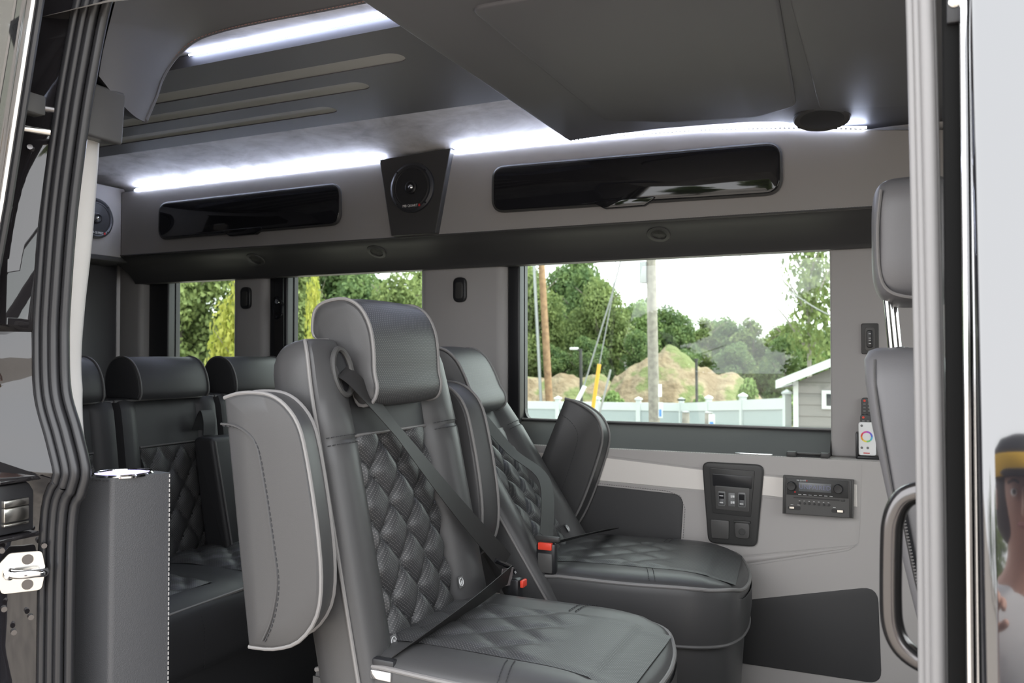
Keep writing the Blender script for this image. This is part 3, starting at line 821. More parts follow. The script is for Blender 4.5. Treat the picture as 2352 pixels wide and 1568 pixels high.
part(fd, 'edge_highlight', tube([(0.0715, -0.030, -0.1), (0.0715, -0.020, 1.84)], 0.0035, 8), 'chrome')  # chrome line stands for the sky highlight on the door edge
for z in (1.405, 1.435):
    part(fd, 'hinge_bolt', lathe([(0.006, -0.004), (0.0055, -0.010), (0.003, -0.011), (0.0001, -0.011)], (0.064, -0.008, z), 'y', 12), 'steel')
part(fd, 'hinge_plate', box(0.057, 0.073, -0.016, -0.008, 1.385, 1.50, 0.002), 'plastic_black')
part(fd, 'hinge_bolt', lathe([(0.006, -0.004), (0.0055, -0.010), (0.003, -0.011), (0.0001, -0.011)], (0.063, -0.008, 0.680), 'y', 12), 'steel')

# grab handle
gh = thing('grab_handle', 'dark steel tubular grab handle at the front of the door opening', 'handle', (0.0, 0.06, 0.82))
HP = [(0.050, 0.045, 0.905), (0.030, 0.050, 0.903), (0.014, 0.053, 0.893), (0.005, 0.055, 0.872), (0.0025, 0.055, 0.845), (0.0015, 0.055, 0.78), (0.004, 0.055, 0.752), (0.013, 0.053, 0.733), (0.030, 0.050, 0.722), (0.050, 0.045, 0.720)]
part(gh, 'tube', tube(catmull(HP, 8), 0.0115, 18), 'steel_tube')
for z in (0.905, 0.720):
    part(gh, 'end_flange', tube([(0.046, 0.046, z), (0.052, 0.045, z)], 0.018, 18), 'plastic')

# ------------------------------------------------------------------ cup holder console
ch = thing('cup_holder_console', 'black leather cup holder column beside the rear door edge', 'cup holder', (-1.27, 0.13, 0.0))
foot = fillet([(-1.332, 0.074), (-1.240, 0.084), (-1.203, 0.182), (-1.315, 0.196)], [0.006, 0.012, 0.004, 0.004])
CZ = 0.836
cc = (-1.272, 0.134, 0.0)
bm = bmesh.new()
lo_ = [bm.verts.new((a, b, 0.0)) for a, b in foot]; hi_ = [bm.verts.new((a, b, CZ)) for a, b in foot]
for i in range(len(foot)):
    j = (i + 1) % len(foot); bm.faces.new((lo_[i], lo_[j], hi_[j], hi_[i]))
hole = [bm.verts.new((cc[0] + 0.046 * math.cos(2 * PI * i / 40), cc[1] + 0.046 * math.sin(2 * PI * i / 40), CZ)) for i in range(40)]
he = [bm.edges.new((hole[i], hole[(i + 1) % 40])) for i in range(40)]
te = [bm.edges.get((hi_[i], hi_[(i + 1) % len(foot)])) for i in range(len(foot))]
bmesh.ops.triangle_fill(bm, use_beauty=True, edges=he + te)
bm.faces.new(lo_[::-1]); bmesh.ops.recalc_face_normals(bm, faces=bm.faces)
part(ch, 'column', bm, 'leather_grain')
part(ch, 'cup_rim', lathe([(0.045, CZ - 0.004), (0.046, CZ + 0.003), (0.050, CZ + 0.004), (0.053, CZ + 0.001), (0.053, CZ - 0.002)], cc, 'z', 40), 'chrome')
part(ch, 'cup_well', lathe([(0.0455, CZ + 0.001), (0.044, CZ - 0.02), (0.040, CZ - 0.07)], cc, 'z', 40), 'cup_glow', label='glowing violet-white cup well')
part(ch, 'cup_floor', lathe([(0.0001, CZ - 0.069), (0.040, CZ - 0.069), (0.040, CZ - 0.071)], cc, 'z', 40), 'chrome')
part(ch, 'stitching', stitches([(-1.2025, 0.178, z / 100) for z in range(0, 84, 4)] + [(-1.2025, 0.178, CZ)], 0.006, 0.003, 0.001), 'thread_light', smooth=False)
part(ch, 'stitching', stitches([(-1.330, 0.0725, CZ - 0.004), (-1.245, 0.0825, CZ - 0.004)], 0.005, 0.003, 0.0008), 'thread_dark', smooth=False)

# ------------------------------------------------------------------ control plate, radio, switches on the lower wall panel
cpn = thing('control_plate', 'black tapered switch plate on grey wall panel beside radio', 'control panel', (-0.41, 1.50, 0.51))
outer = fillet([(-0.497, 0.742), (-0.320, 0.742), (-0.342, 0.507), (-0.480, 0.507)], 0.022)
part(cpn, 'plate', prism(outer, 'y', 1.488, 1.500, 0.005, 3), 'plastic')
def plaque(poly, y0, y1, m, name, r=0.004, bev=0.0015): return part(cpn, name, prism(fillet(poly, r), 'y', y0, y1, bev, 2), m)
plaque([(-0.474, 0.726), (-0.346, 0.724), (-0.358, 0.592), (-0.466, 0.596)], 1.4845, 1.490, 'plastic', 'bezel')
plaque([(-0.466, 0.710), (-0.352, 0.708), (-0.354, 0.672), (-0.464, 0.674)], 1.4835, 1.487, 'plastic_black', 'recess')
plaque([(-0.458, 0.676), (-0.360, 0.674), (-0.362, 0.606), (-0.455, 0.608)], 1.4825, 1.487, 'plastic_light', 'switch_plate')
for x in (-0.4385, -0.3815):
    plaque([(x - 0.011, 0.661), (x + 0.011, 0.661), (x + 0.011, 0.618), (x - 0.011, 0.618)], 1.480, 1.485, 'plastic_grey', 'switch_bezel', 0.005)
    r1 = part(cpn, 'rocker', prism(fillet([(1.4755, 0.655), (1.4795, 0.6395), (1.4755, 0.624), (1.4845, 0.622), (1.4845, 0.657)], 0.001), 'x', x - 0.0075, x + 0.0075, 0.001), 'plastic_black')
    part(cpn, 'switch_mark', box(x - 0.005, x + 0.005, 1.4752, 1.4765, 0.628, 0.6305), 'print_white', smooth=False)
part(cpn, 'switch_mark', box(-0.444, -0.433, 1.4752, 1.4765, 0.6475, 0.6495), 'print_white', smooth=False)
plaque([(-0.4205, 0.658), (-0.4005, 0.658), (-0.4005, 0.619), (-0.4205, 0.619)], 1.4805, 1.485, 'plastic_grey', 'usb_plate', 0.002)
for z in (0.647, 0.630):
    part(cpn, 'usb_symbol', box(-0.4125, -0.4095, 1.4798, 1.4806, z - 0.003, z + 0.004), 'print_white', smooth=False)
    part(cpn, 'usb_symbol', box(-0.4080, -0.4020, 1.4798, 1.4806, z - 0.002, z + 0.004), 'print_white', smooth=False)
plaque([(-0.471, 0.577), (-0.418, 0.577), (-0.420, 0.524), (-0.468, 0.524)], 1.4815, 1.489, 'plastic_light', 'blank_cover', 0.004)
plaque([(-0.403, 0.575), (-0.361, 0.575), (-0.362, 0.530), (-0.400, 0.530)], 1.4815, 1.489, 'plastic_light', 'socket_cover', 0.010)
part(cpn, 'socket_emblem', lathe([(0.0095, 0.0), (0.0085, -0.001), (0.0001, -0.001)], (-0.3815, 1.4815, 0.549), 'y', 20), 'plastic')
part(cpn, 'socket_hinge', box(-0.405, -0.359, 1.480, 1.4885, 0.5735, 0.580, 0.001), 'plastic')

rd = thing('radio', 'black double-height radio mounted in the grey wall panel', 'radio', (-0.178, 1.50, 0.61))
part(rd, 'body', prism([(-0.268, 0.716), (-0.085, 0.714), (-0.087, 0.612), (-0.270, 0.611)], 'y', 1.474, 1.500, 0.002), 'plastic_light', smooth=False)
for x in (-0.2635, -0.093):
    part(rd, 'side_strip', box(x - 0.0035, x + 0.0035, 1.4725, 1.480, 0.613, 0.7135, 0.001), 'plastic')
part(rd, 'upper_fascia', box(-0.258, -0.099, 1.4715, 1.478, 0.6655, 0.712, 0.001), 'plastic')
part(rd, 'display', box(-0.2265, -0.142, 1.4705, 1.475, 0.677, 0.7015, 0.0008), 'lcd')
part(rd, 'display_text', face_text('UNPAIRED', 0.0175, (-0.184, 1.4703, 0.689), '-y', 0.0002), 'lcd_text', smooth=False)
part(rd, 'lettering', face_text('MB QUART', 0.0050, (-0.219, 1.4712, 0.7065), '-y', 0.0002), 'print_white', smooth=False)
part(rd, 'logo_mark', box(-0.2058, -0.2035, 1.4709, 1.4714, 0.705, 0.7082), 'print_red', smooth=False)
part(rd, 'logo_mark', lathe([(0.0022, 0.0), (0.0001, -0.0005)], (-0.236, 1.4714, 0.674), 'y', 10), 'print_red')
for x in (-0.245, -0.124):
    part(rd, 'knob', lathe([(0.0125, 0.0), (0.0118, -0.010), (0.0105, -0.012), (0.0001, -0.0115)], (x, 1.4715, 0.690), 'y', 28), 'plastic_black')
for i in range(7):
    x = -0.2275 + i * 0.0135
    part(rd, 'button_label', box(x, x + 0.008, 1.4708, 1.4716, 0.6675, 0.6685), 'print_white', smooth=False)
    part(rd, 'button', lathe([(0.0034, 0.0), (0.0030, -0.003), (0.0001, -0.0032)], (-0.2235 + i * 0.0125, 1.4745, 0.6435), 'y', 12), 'plastic_black')
    part(rd, 'button_label', box(-0.2265 + i * 0.0125, -0.2225 + i * 0.0125, 1.4734, 1.4742, 0.6495, 0.6505), 'print_white', smooth=False)
part(rd, 'disc_slot', box(-0.240, -0.121, 1.4728, 1.4745, 0.6565, 0.6605), 'plastic_black', smooth=False)
part(rd, 'eject_button', box(-0.118, -0.107, 1.4725, 1.475, 0.656, 0.661, 0.0008), 'plastic')
for x0, x1 in ((-0.255, -0.222), (-0.142, -0.109)):
    part(rd, 'port_recess', prism(fillet([(x0, 0.624), (x1, 0.624), (x1, 0.634), (x0, 0.634)], 0.0045), 'y', 1.4730, 1.4745), 'plastic_black')
part(rd, 'usb_port', box(-0.251, -0.239, 1.4722, 1.4738, 0.627, 0.632), 'steel', smooth=False)
part(rd, 'usb_port', box(-0.127, -0.113, 1.4722, 1.4738, 0.626, 0.632), 'steel', smooth=False)
for x, z in ((-0.248, 0.6375), (-0.230, 0.6375), (-0.138, 0.6375)):
    part(rd, 'port_label', box(x, x + 0.007, 1.4732, 1.4741, z, z + 0.001), 'print_white', smooth=False)

ws_ = thing('wall_switch', 'black rocker switch on the grey pillar beside front seat', 'switch', (-0.044, 1.575, 1.056))
part(ws_, 'plate', prism(fillet([(-0.066, 1.056), (-0.022, 1.056), (-0.022, 1.142), (-0.066, 1.142)], 0.005), 'y', 1.568, 1.5755, 0.002), 'plastic')
part(ws_, 'bezel', prism(fillet([(-0.057, 1.066), (-0.031, 1.066), (-0.031, 1.131), (-0.057, 1.131)], 0.008), 'y', 1.565, 1.570, 0.001), 'plastic_light')
part(ws_, 'rocker', prism(fillet([(-0.052, 1.074), (-0.036, 1.074), (-0.036, 1.123), (-0.052, 1.123)], 0.006), 'y', 1.561, 1.567, 0.002), 'plastic_black')
for z in (1.112, 1.100, 1.094, 1.085):
    part(ws_, 'switch_mark', box(-0.047, -0.041, 1.5605, 1.5612, z, z + 0.0015), 'print_white', smooth=False)
for x, lab in ((-1.339, 'small black oval lamp on the wide pillar'), (-2.292, 'small black oval lamp on the narrow pillar above the bench')):
    y = 1.575 if x > -2 else 1.58
    lm = thing('pillar_lamp', lab, 'lamp', (x, y, 1.235), group='oval pillar lamps')
    part(lm, 'housing', prism(fillet([(x - 0.025, 1.236), (x + 0.025, 1.236), (x + 0.025, 1.322), (x - 0.025, 1.322)], 0.022, 8), 'y', y - 0.014, y + 0.001, 0.005, 3), 'plastic_black')
    part(lm, 'lens', prism(fillet([(x - 0.014, 1.248), (x + 0.014, 1.248), (x + 0.014, 1.305), (x - 0.014, 1.305)], 0.010, 5), 'y', y - 0.0165, y - 0.012, 0.002), 'plastic')

# belt anchor on the black post between the rear panes
ba = thing('belt_anchor', 'black shoulder belt anchor on the post between rear windows', 'belt anchor', (-2.14, 1.60, 1.14))
part(ba, 'slide_plate', box(-2.165, -2.125, 1.592, 1.602, 1.10, 1.36, 0.003), 'plastic_black')
part(ba, 'guide_loop', tube(catmull([(-2.146, 1.578, 1.275), (-2.120, 1.578, 1.255), (-2.120, 1.578, 1.215), (-2.146, 1.578, 1.20), (-2.160, 1.578, 1.235)], 6, True), 0.007, 8, True), 'gloss_black')
part(ba, 'bolt', lathe([(0.012, 0.0), (0.010, -0.018), (0.0001, -0.02)], (-2.140, 1.592, 1.262), 'y', 14), 'chrome')
part(ba, 'belt', ribbon([(-2.135, 1.582, 1.22), (-2.128, 1.575, 1.10), (-2.118, 1.570, 0.85)], (1, 0, 0), 0.045), 'webbing')

# remotes in a pocket on the grey pillar
rh = thing('remote_holder', 'black wall pocket holding the remotes beside the front seat', 'holder', (-0.06, 1.57, 0.755))
part(rh, 'pocket_side', box(-0.082, -0.075, 1.535, 1.576, 0.768, 0.838, 0.002), 'plastic_black')
part(rh, 'pocket_base', box(-0.082, -0.020, 1.535, 1.576, 0.7665, 0.774, 0.002), 'plastic_black')
r1 = thing('remote_control', 'white remote control with coloured ring in the wall pocket', 'remote', (-0.05, 1.55, 0.775), group='remotes in the wall pocket')
part(r1, 'body', prism(fillet([(-0.0745, 0.776), (-0.030, 0.776), (-0.030, 0.868), (-0.0745, 0.868)], 0.007), 'y', 1.540, 1.550, 0.002), 'remote_white')
cs = [(0.75, 0.08, 0.06), (0.85, 0.35, 0.05), (0.85, 0.7, 0.1), (0.2, 0.6, 0.2), (0.1, 0.5, 0.7), (0.12, 0.15, 0.65), (0.45, 0.1, 0.6), (0.75, 0.08, 0.35)]
for i, c in enumerate(cs):
    mat('ring_%d' % i, c, 0.4)
    a0 = PI * 0.5 + i * PI / 4 + PI * 0.25; Vr, Fr = [], []
    for q in range(7):
        aa = a0 + PI / 4 * q / 6
        for rr in (0.011, 0.0155): Vr.append((-0.0535 + rr * math.cos(aa), 1.5392, 0.828 + rr * math.sin(aa)))
    for q in range(6): Fr.append((q * 2, q * 2 + 1, q * 2 + 3, q * 2 + 2))
    part(r1, 'colour_ring_segment', (Vr, Fr), 'ring_%d' % i, smooth=False)
for x, z in ((-0.066, 0.858), (-0.066, 0.797), (-0.051, 0.797)):
    part(r1, 'button', lathe([(0.0035, 0.0), (0.003, -0.001), (0.0001, -0.001)], (x, 1.540, z), 'y', 12), 'plastic_grey')
part(r1, 'brand_print', box(-0.062, -0.046, 1.5395, 1.5402, 0.7815, 0.784), 'print_red', smooth=False)
for (x0, z0, z1, y, lab) in ((-0.070, 0.80, 0.888, 1.556, 'black remote with red button directly behind the white remote'), (-0.067, 0.83, 0.934, 1.565, 'tall black remote with red top button at the back of the pocket')):
    rr_ = thing('remote_control', lab, 'remote', (x0 + 0.02, y, z0), group='remotes in the wall pocket')
    part(rr_, 'body', prism(fillet([(x0, z0), (x0 + 0.042, z0), (x0 + 0.042, z1), (x0, z1)], 0.008), 'y', y - 0.004, y + 0.004, 0.0015), 'plastic_black')
    part(rr_, 'power_button', lathe([(0.0035, 0.0), (0.003, -0.0015), (0.0001, -0.0015)], (x0 + 0.008, y - 0.004, z1 - 0.008), 'y', 12), 'button_red')
    for i in range(1, 6):
        for j in (0.008, 0.02):
            z = z1 - 0.008 - i * 0.0095
            part(rr_, 'button', box(x0 + j - 0.0032, x0 + j + 0.0032, y - 0.0052, y - 0.0038, z - 0.0022, z + 0.0022, 0.0006), 'plastic_grey')

# ------------------------------------------------------------------ captain seats
def captain_seat(label, loc, theta, arms, group, rz=0.0, arm_out=0.345, arm_in=0.276):
    """x forward, y across, z up from the floor; theta = recline; arms = rotation of (near, far) armrest"""
    t = thing('captain_seat', label, 'seat', loc, rz, group=group)
    th = R(theta); ew = Vector((-math.sin(th), 0, math.cos(th))); en = Vector((math.cos(th), 0, math.sin(th)))
    PV = Vector((0.075, 0, 0.47))
    def B(w_, d, y): return PV + ew * w_ + en * d + Vector((0, y, 0))
    HW = 0.245
    def half(wv):
        # taper of the shoulders near the top
        if wv < 0.50: return HW
        return HW - 0.012 * ((wv - 0.50) / 0.13) ** 2
    prof = [(-0.122, 0.0), (-0.122, 0.10), (-0.120, 0.17), (-0.112, 0.215), (-0.095, 0.238), (-0.07, 0.246), (-0.04, 0.247), (-0.012, 0.245), (0.004, 0.240), (0.016, 0.226), (0.022, 0.205), (0.021, 0.182), (0.012, 0.160), (-0.006, 0.143), (-0.024, 0.134), (-0.028, 0.10), (-0.028, 0.0)]
    sec = [(d, -y) for d, y in prof] + [(d, y) for d, y in reversed(prof[1:-1])]
    def bulge(wv): return 1.0 if wv < 0.42 else max(0.35, 1 - (wv - 0.42) / 0.28)
    rings = []
    ws_list = [-0.06, 0.0, 0.05, 0.10, 0.16, 0.22, 0.28, 0.34, 0.39, 0.425, 0.435, 0.445, 0.48, 0.52, 0.55, 0.575, 0.595, 0.610, 0.621, 0.628, 0.632]
    for wv in ws_list:
        k = 1.0; s = 1.0
        if wv > 0.575:
            a_ = min(1.0, (wv - 0.575) / 0.057); k = math.sqrt(max(0.0, 1 - a_ * a_)); s = 1 - 0.11 * (1 - k)
        sm = 0.004 if abs(wv - 0.435) < 0.006 else 0.0
        hw = half(wv) / HW
        row = []
        for d, y in sec:
            dd = d * (1.0 if d < 0 else bulge(wv)) - (sm if d > -0.012 else 0)
            if abs(y) < 0.14 and d > -0.1 and wv > 0.45: dd += 0.012 * min(1, (wv - 0.45) / 0.08)
            dd = -0.05 + (dd + 0.05) * (0.35 + 0.65 * k)
            row.append(B(wv, dd, y * hw * s))
        rings.append(row)
    O('backrest', loft(rings), 'leather', t)
    # piping down both side edges and over the shoulders
    for sg in (-1, 1):
        pth = []
        for wv in [-0.06 + 0.02 * i for i in range(31)] + [0.56, 0.58, 0.60, 0.615, 0.626]:
            k = 1.0; s = 1.0
            if wv > 0.575:
                a_ = min(1.0, (wv - 0.575) / 0.057); k = math.sqrt(max(0.0, 1 - a_ * a_)); s = 1 - 0.11 * (1 - k)
            pth.append(B(wv, -0.05 + 0.043 * (0.35 + 0.65 * k), sg * (half(wv) * s + 0.0015)))
        pth.append(B(0.634, -0.043, sg * 0.10)); 
        O('piping', tube(pth, 0.0037, 8), 'piping', t)
        # bolster cross seam with double stitching
        for dw in (-0.007, 0.007):
            q = [B(0.435 + dw, d * bulge(0.43) + 0.001, sg * y) for d, y in [(0.004, 0.241), (0.016, 0.227), (0.0225, 0.205), (0.0215, 0.182), (0.012, 0.160), (-0.006, 0.143)]]
            O('stitching', stitches(catmull(q, 4), 0.006, 0.003, 0.0009), 'thread_dark', t, smooth=False)
    # quilted, perforated centre
    A_, Bq = 0.092, 0.122
    def quilt(u, v):
        y = -0.134 + 0.268 * u; wv = 0.0 + 0.438 * v
        p = y / A_ + wv / Bq; q = y / A_ - wv / Bq
        h = (1 - (1 - abs(math.sin(PI * p))) ** 2.2) * (1 - (1 - abs(math.sin(PI * q))) ** 2.2)
        edge = min(1.0, min(u, 1 - u) / 0.05)
        return B(wv, -0.024 + 0.019 * h * edge + 0.006 * math.sin(PI * u), y)
    me = mesh_of(grid(quilt, 56, 96), 'quilted_insert')
    uv_planar(me, lambda c: (c.y, c.z * 1.02))
    O('quilted_insert', me, 'perforated', t)
    O('insert_piping', tube([B(0.440, -0.014, -0.134 + 0.268 * i / 12) + en * 0.006 * math.sin(PI * i / 12) for i in range(13)], 0.0034, 8), 'piping', t)
    O('upper_insert', grid(lambda u, v: B(0.442 + 0.12 * v, -0.0135 + 0.006 * math.sin(PI * u) + 0.004 * v, -0.132 + 0.264 * u), 12, 6), 'leather_dark', t)
    # wing headrest
    hp = [(-0.128, 1.090), (-0.131, 1.118), (-0.124, 1.142), (-0.100, 1.156), (-0.055, 1.160), (-0.020, 1.142), (0.002, 1.105), (0.010, 1.060), (0.012, 1.020), (0.018, 0.990), (0.008, 0.964), (-0.022, 0.958), (-0.036, 0.985), (-0.045, 1.025), (-0.070, 1.060), (-0.100, 1.078)]
    hp = [(p.x, p.y) for p in catmull([(a, b, 0) for a, b in hp], 3, True)]
    # express in the near seat's recline frame (11.7 degrees) then place with this seat's recline
    t0 = R(11.7); ew0 = Vector((-math.sin(t0), 0, math.cos(t0))); en0 = Vector((math.cos(t0), 0, math.sin(t0)))
    hl = []
    for a, b in hp:
        v = Vector((a, 0, b)) - PV; hl.append((v.dot(ew0), v.dot(en0)))
    cw = sum(p[0] for p in hl) / len(hl); cd = sum(p[1] for p in hl) / len(hl)
    HWD = 0.127
    rings = []
    for y, k in ((-HWD - 0.003, 0.80), (-HWD - 0.001, 0.93), (-HWD + 0.006, 1.0), (-0.07, 1.03), (0, 1.04), (0.07, 1.03), (HWD - 0.006, 1.0), (HWD + 0.001, 0.93), (HWD + 0.003, 0.80)):
        rings.append([B(cw + (a - cw) * k, cd + (b - cd) * k, y) for a, b in hl])
    hr = O('headrest', loft(rings), 'leather', t)
    front = [i for i in range(len(hl)) if 0.16 < i / len(hl) < 0.70]
    fr = []
    for y, k in ((-HWD + 0.007, 1.012), (-0.07, 1.045), (0, 1.055), (0.07, 1.045), (HWD - 0.007, 1.012)):
        fr.append([B(cw + (hl[i][0] - cw) * k, cd + (hl[i][1] - cd) * k, y) for i in front])
    me = mesh_of(loft(fr, cap=False, closed=False), 'headrest_face')
    acc = {}
    def huv(c):
        return (c.y, (c - B(0.5, 0, 0)).dot(ew) * 0.9 + (c - B(0.5, 0, 0)).dot(en) * 0.5)
    uv_planar(me, huv)
    O('perforated_face', me, 'perforated', hr)
    for y in (-HWD + 0.004, HWD - 0.004):
        O('piping', tube([B(cw + (a - cw) * 1.012, cd + (b - cd) * 1.012, y) for a, b in hl], 0.0037, 8, True), 'piping', hr)
    # belt outlet in the shoulder
    c = B(0.560, 0.008, -0.172)
    bz = []
    for i in range(20):
        a = 2 * PI * i / 20
        bz.append(c + ew * 0.044 * math.sin(a) + Vector((0, 0.024 * math.cos(a), 0)) + en * (0.006 + 0.003 * math.cos(a)))
    bo = O('belt_outlet', tube(bz, 0.006, 8, True), 'plastic', t)
    O('outlet_well', ([*[p - en * 0.003 for p in bz]], [tuple(range(20))]), 'plastic_black', bo, smooth=False)
    # seat cushion
    half_o = [(-0.05, 0.215), (0.10, 0.228), (0.24, 0.236), (0.36, 0.234), (0.44, 0.222), (0.495, 0.190), (0.525, 0.13), (0.538, 0.06)]
    ol = [(a, -b) for a, b in half_o] + [(0.541, 0.0)] + [(a, b) for a, b in reversed(half_o)]
    ol = [(p.x, p.y) for p in catmull([(a, b, 0) for a, b in ol], 4)]
    def ztop(x, y):
        z = 0.516 - 0.028 * max(0, (x - 0.36) / 0.18) ** 2 - 0.035 * max(0, (0.12 - x) / 0.17) ** 2
        z += 0.010 * math.exp(-((abs(y) - 0.185) / 0.045) ** 2) + 0.010 * (1 - min(1, abs(y) / 0.25) ** 3) * (1 if x < 0.45 else 0.6)
        return z
    cx_, cy_ = 0.24, 0.0
    cus = []
    for z, k in ((0.372, 0.965), (0.378, 0.995), (0.42, 1.015), (0.47, 1.015)):
        cus.append([Vector((cx_ + (a - cx_) * k, b * k, z)) for a, b in ol])
    for k, dz in ((1.005, -0.022), (1.0, -0.004), (0.985, 0.002), (0.95, 0.006), (0.88, 0.008), (0.75, 0.008), (0.55, 0.008), (0.3, 0.008), (0.02, 0.008)):
        cus.append([Vector((cx_ + (a - cx_) * k, b * k, ztop(cx_ + (a - cx_) * k, b * k) - 0.008 + dz)) for a, b in ol])
    cu = O('seat_cushion', loft(cus), 'leather', t)
    O('piping', tube([Vector((a, b, ztop(a, b) - 0.010)) for a, b in ol], 0.0045, 8), 'piping', cu)
    O('piping', tube([Vector((cx_ + (a - cx_) * 0.99, b * 0.99, 0.374)) for a, b in ol], 0.0045, 8), 'piping_dark', cu)
    def cush_ins(u, v):
        hw = 0.135 + 0.03 * max(0, (v - 0.45)) ** 1.0
        y = -hw + 2 * hw * u; x = -0.02 + 0.535 * v
        lim = 0.5 + 0.0 * v
        p = y / 0.10 + x / 0.13; q = y / 0.10 - x / 0.13
        h = (1 - (1 - abs(math.sin(PI * p))) ** 2.2) * (1 - (1 - abs(math.sin(PI * q))) ** 2.2)
        f = max(0.0, min(1.0, (0.36 - x) / 0.05)); e = min(1.0, min(u, 1 - u) / 0.06)
        return Vector((x, y, ztop(x, y) + 0.001 + 0.006 * h * f * e + 0.003 * e))
    me = mesh_of(grid(cush_ins, 44, 64), 'cushion_insert'); uv_planar(me, lambda c: (c.x, c.y))
    O('cushion_insert', me, 'perforated', cu)
    for sg in (-1, 1):
        for dx in (-0.007, 0.007):
            O('stitching', stitches([Vector((0.31 + dx + 0.02 * i / 6, sg * (0.150 + 0.085 * i / 6), ztop(0.31, 0.150 + 0.085 * i / 6) + 0.0012)) for i in range(7)], 0.006, 0.003, 0.0009), 'thread_dark', cu, smooth=False)
        for i in range(1): pass
    sk = []
    for z, k in ((0.0, 0.90), (0.10, 0.90), (0.25, 0.93), (0.345, 0.955), (0.372, 0.955)):
        sk.append([Vector((cx_ + (a - cx_) * k, b * k, z)) for a, b in ol])
    O('seat_base', loft(sk), 'leather', t)
    # folded-up armrests
    ap = [(-0.151, 0.977), (-0.120, 0.985), (-0.085, 0.987), (-0.050, 0.983), (-0.019, 0.967), (0.008, 0.936), (0.025, 0.885), (0.046, 0.781), (0.056, 0.690), (0.048, 0.626), (0.012, 0.580), (-0.040, 0.560), (-0.093, 0.556)]
    apc = [(p.x, p.y) for p in catmull([(a, b, 0) for a, b in ap], 3)] + [(-0.112, 0.69), (-0.132, 0.84)]
    seam = [(-0.149, 0.930), (-0.112, 0.926), (-0.075, 0.902), (-0.057, 0.845), (-0.034, 0.731), (-0.025, 0.667), (-0.036, 0.609), (-0.055, 0.570)]
    for sg, rot in zip((-1, 1), arms):
        if rot is None: continue
        pc = Vector((-0.03, 0, 0.60)); ao = Vector((-0.055, 0, -0.075)) if rot > 10 else Vector((0, 0, 0)); cr, sr_ = math.cos(R(rot)), math.sin(R(rot))
        def Tm(a, b, y):
            dx, dz = a - pc.x, b - pc.z
            return Vector((pc.x + dx * cr + dz * sr_, y, pc.z - dx * sr_ + dz * cr)) + ao
        y_in, y_out = sg * arm_in, sg * arm_out
        acx = sum(p[0] for p in apc) / len(apc); acz = sum(p[1] for p in apc) / len(apc)
        rings = []
        for y, k in ((y_in, 0.93), (y_in + sg * 0.003, 0.975), (y_in + sg * 0.010, 1.0), ((y_in + y_out) / 2, 1.0), (y_out - sg * 0.010, 1.0), (y_out - sg * 0.003, 0.975), (y_out, 0.93), (y_out + sg * 0.0015, 0.6), (y_out + sg * 0.002, 0.05)):
            kz = 1 - (1 - k) * 0.45
            lean = 0.018 * (abs(y) - arm_out) / (arm_out - arm_in) if abs(y) < arm_out else 0.0
            rings.append([Tm(acx + (a - acx) * k + lean, acz + (b - acz) * kz, y) for a, b in apc])
        ar = O('armrest', loft(rings), 'leather', t)
        for y in (y_in + sg * 0.006, y_out - sg * 0.006):
            lean = 0.018 * (abs(y) - arm_out) / (arm_out - arm_in)
            O('piping', tube([Tm(acx + (a - acx) * 1.004 + lean, acz + (b - acz) * 1.003, y) for a, b in apc[:-2]], 0.0037, 8), 'piping', ar)
        yy = y_out + sg * 0.0022
        sp_ = catmull([Tm(a, b, yy) for a, b in seam], 5)
        O('stitching', stitches(sp_, 0.006, 0.0035, 0.0011), 'thread_dark', ar, smooth=False)
        O('seam_ridge', tube([p + Vector((-0.004, 0, 0.003)) for p in sp_], 0.0022, 6), 'leather', ar)
        yi = y_in - sg * 0.0005
        O('stitching', stitches(catmull([Tm(a, b, yi) for a, b in seam], 5), 0.006, 0.0035, 0.0009), 'thread_dark', ar, smooth=False)
    # small emblem tag on the insert edge
    for sg, wv in ((-1, 0.055), (1, 0.095)):
        c = B(wv, 0.000, sg * 0.140)
        def T2(a, b, d): return c + Vector((0, a, 0)) + ew * b + en * d
        tg = O('emblem_tag', ([T2(a, b, 0.004) for a, b in ((-0.011, -0.012), (0.011, -0.012), (0.011, 0.012), (-0.011, 0.012))], [(0, 1, 2, 3)]), 'plastic_grey', t, smooth=False)
        O('emblem_ring', tube([T2(0.0082 * math.cos(a), 0.0082 * math.sin(a), 0.0048) for a in [2 * PI * i / 20 for i in range(20)]], 0.0009, 6, True), 'print_white', tg)
        O('emblem_bird', ([T2(a, b, 0.0046) for a, b in ((-0.005, -0.005), (0.001, -0.0055), (0.0055, -0.001), (0.0045, 0.004), (0.002, 0.000), (0.0, 0.005), (-0.002, -0.001), (-0.005, 0.001))], [tuple(range(8))]), 'print_white', tg, smooth=False)
    return t, B

GR = 'pair of captain seats'
near, NB = captain_seat('black captain seat nearest the door, diagonal seat belt fastened', (-0.90, 0.497, 0.0), 11.7, (0, 0), GR)
far, FB = captain_seat('black reclined captain seat by the large window', (-0.860, 1.165, 0.0), 32.0, (None, 30), GR, R(6), 0.325, 0.268)

def slerp_ribbon(a, b, s0, s1, n, width, sag=Vector((0, 0, 0)), sm=None):
    pts, sides = [], []
    for i in range(n + 1):
        t = i / n; pts.append(Vector(a).lerp(Vector(b), t) + sag * math.sin(PI * t))
        if sm is None: sides.append(Vector(s0).lerp(Vector(s1), t))
        else: sides.append(Vector(s0).lerp(Vector(sm), t * 2) if t < 0.5 else Vector(sm).lerp(Vector(s1), t * 2 - 1))
    return ribbon(pts, sides, width, 0.0014)

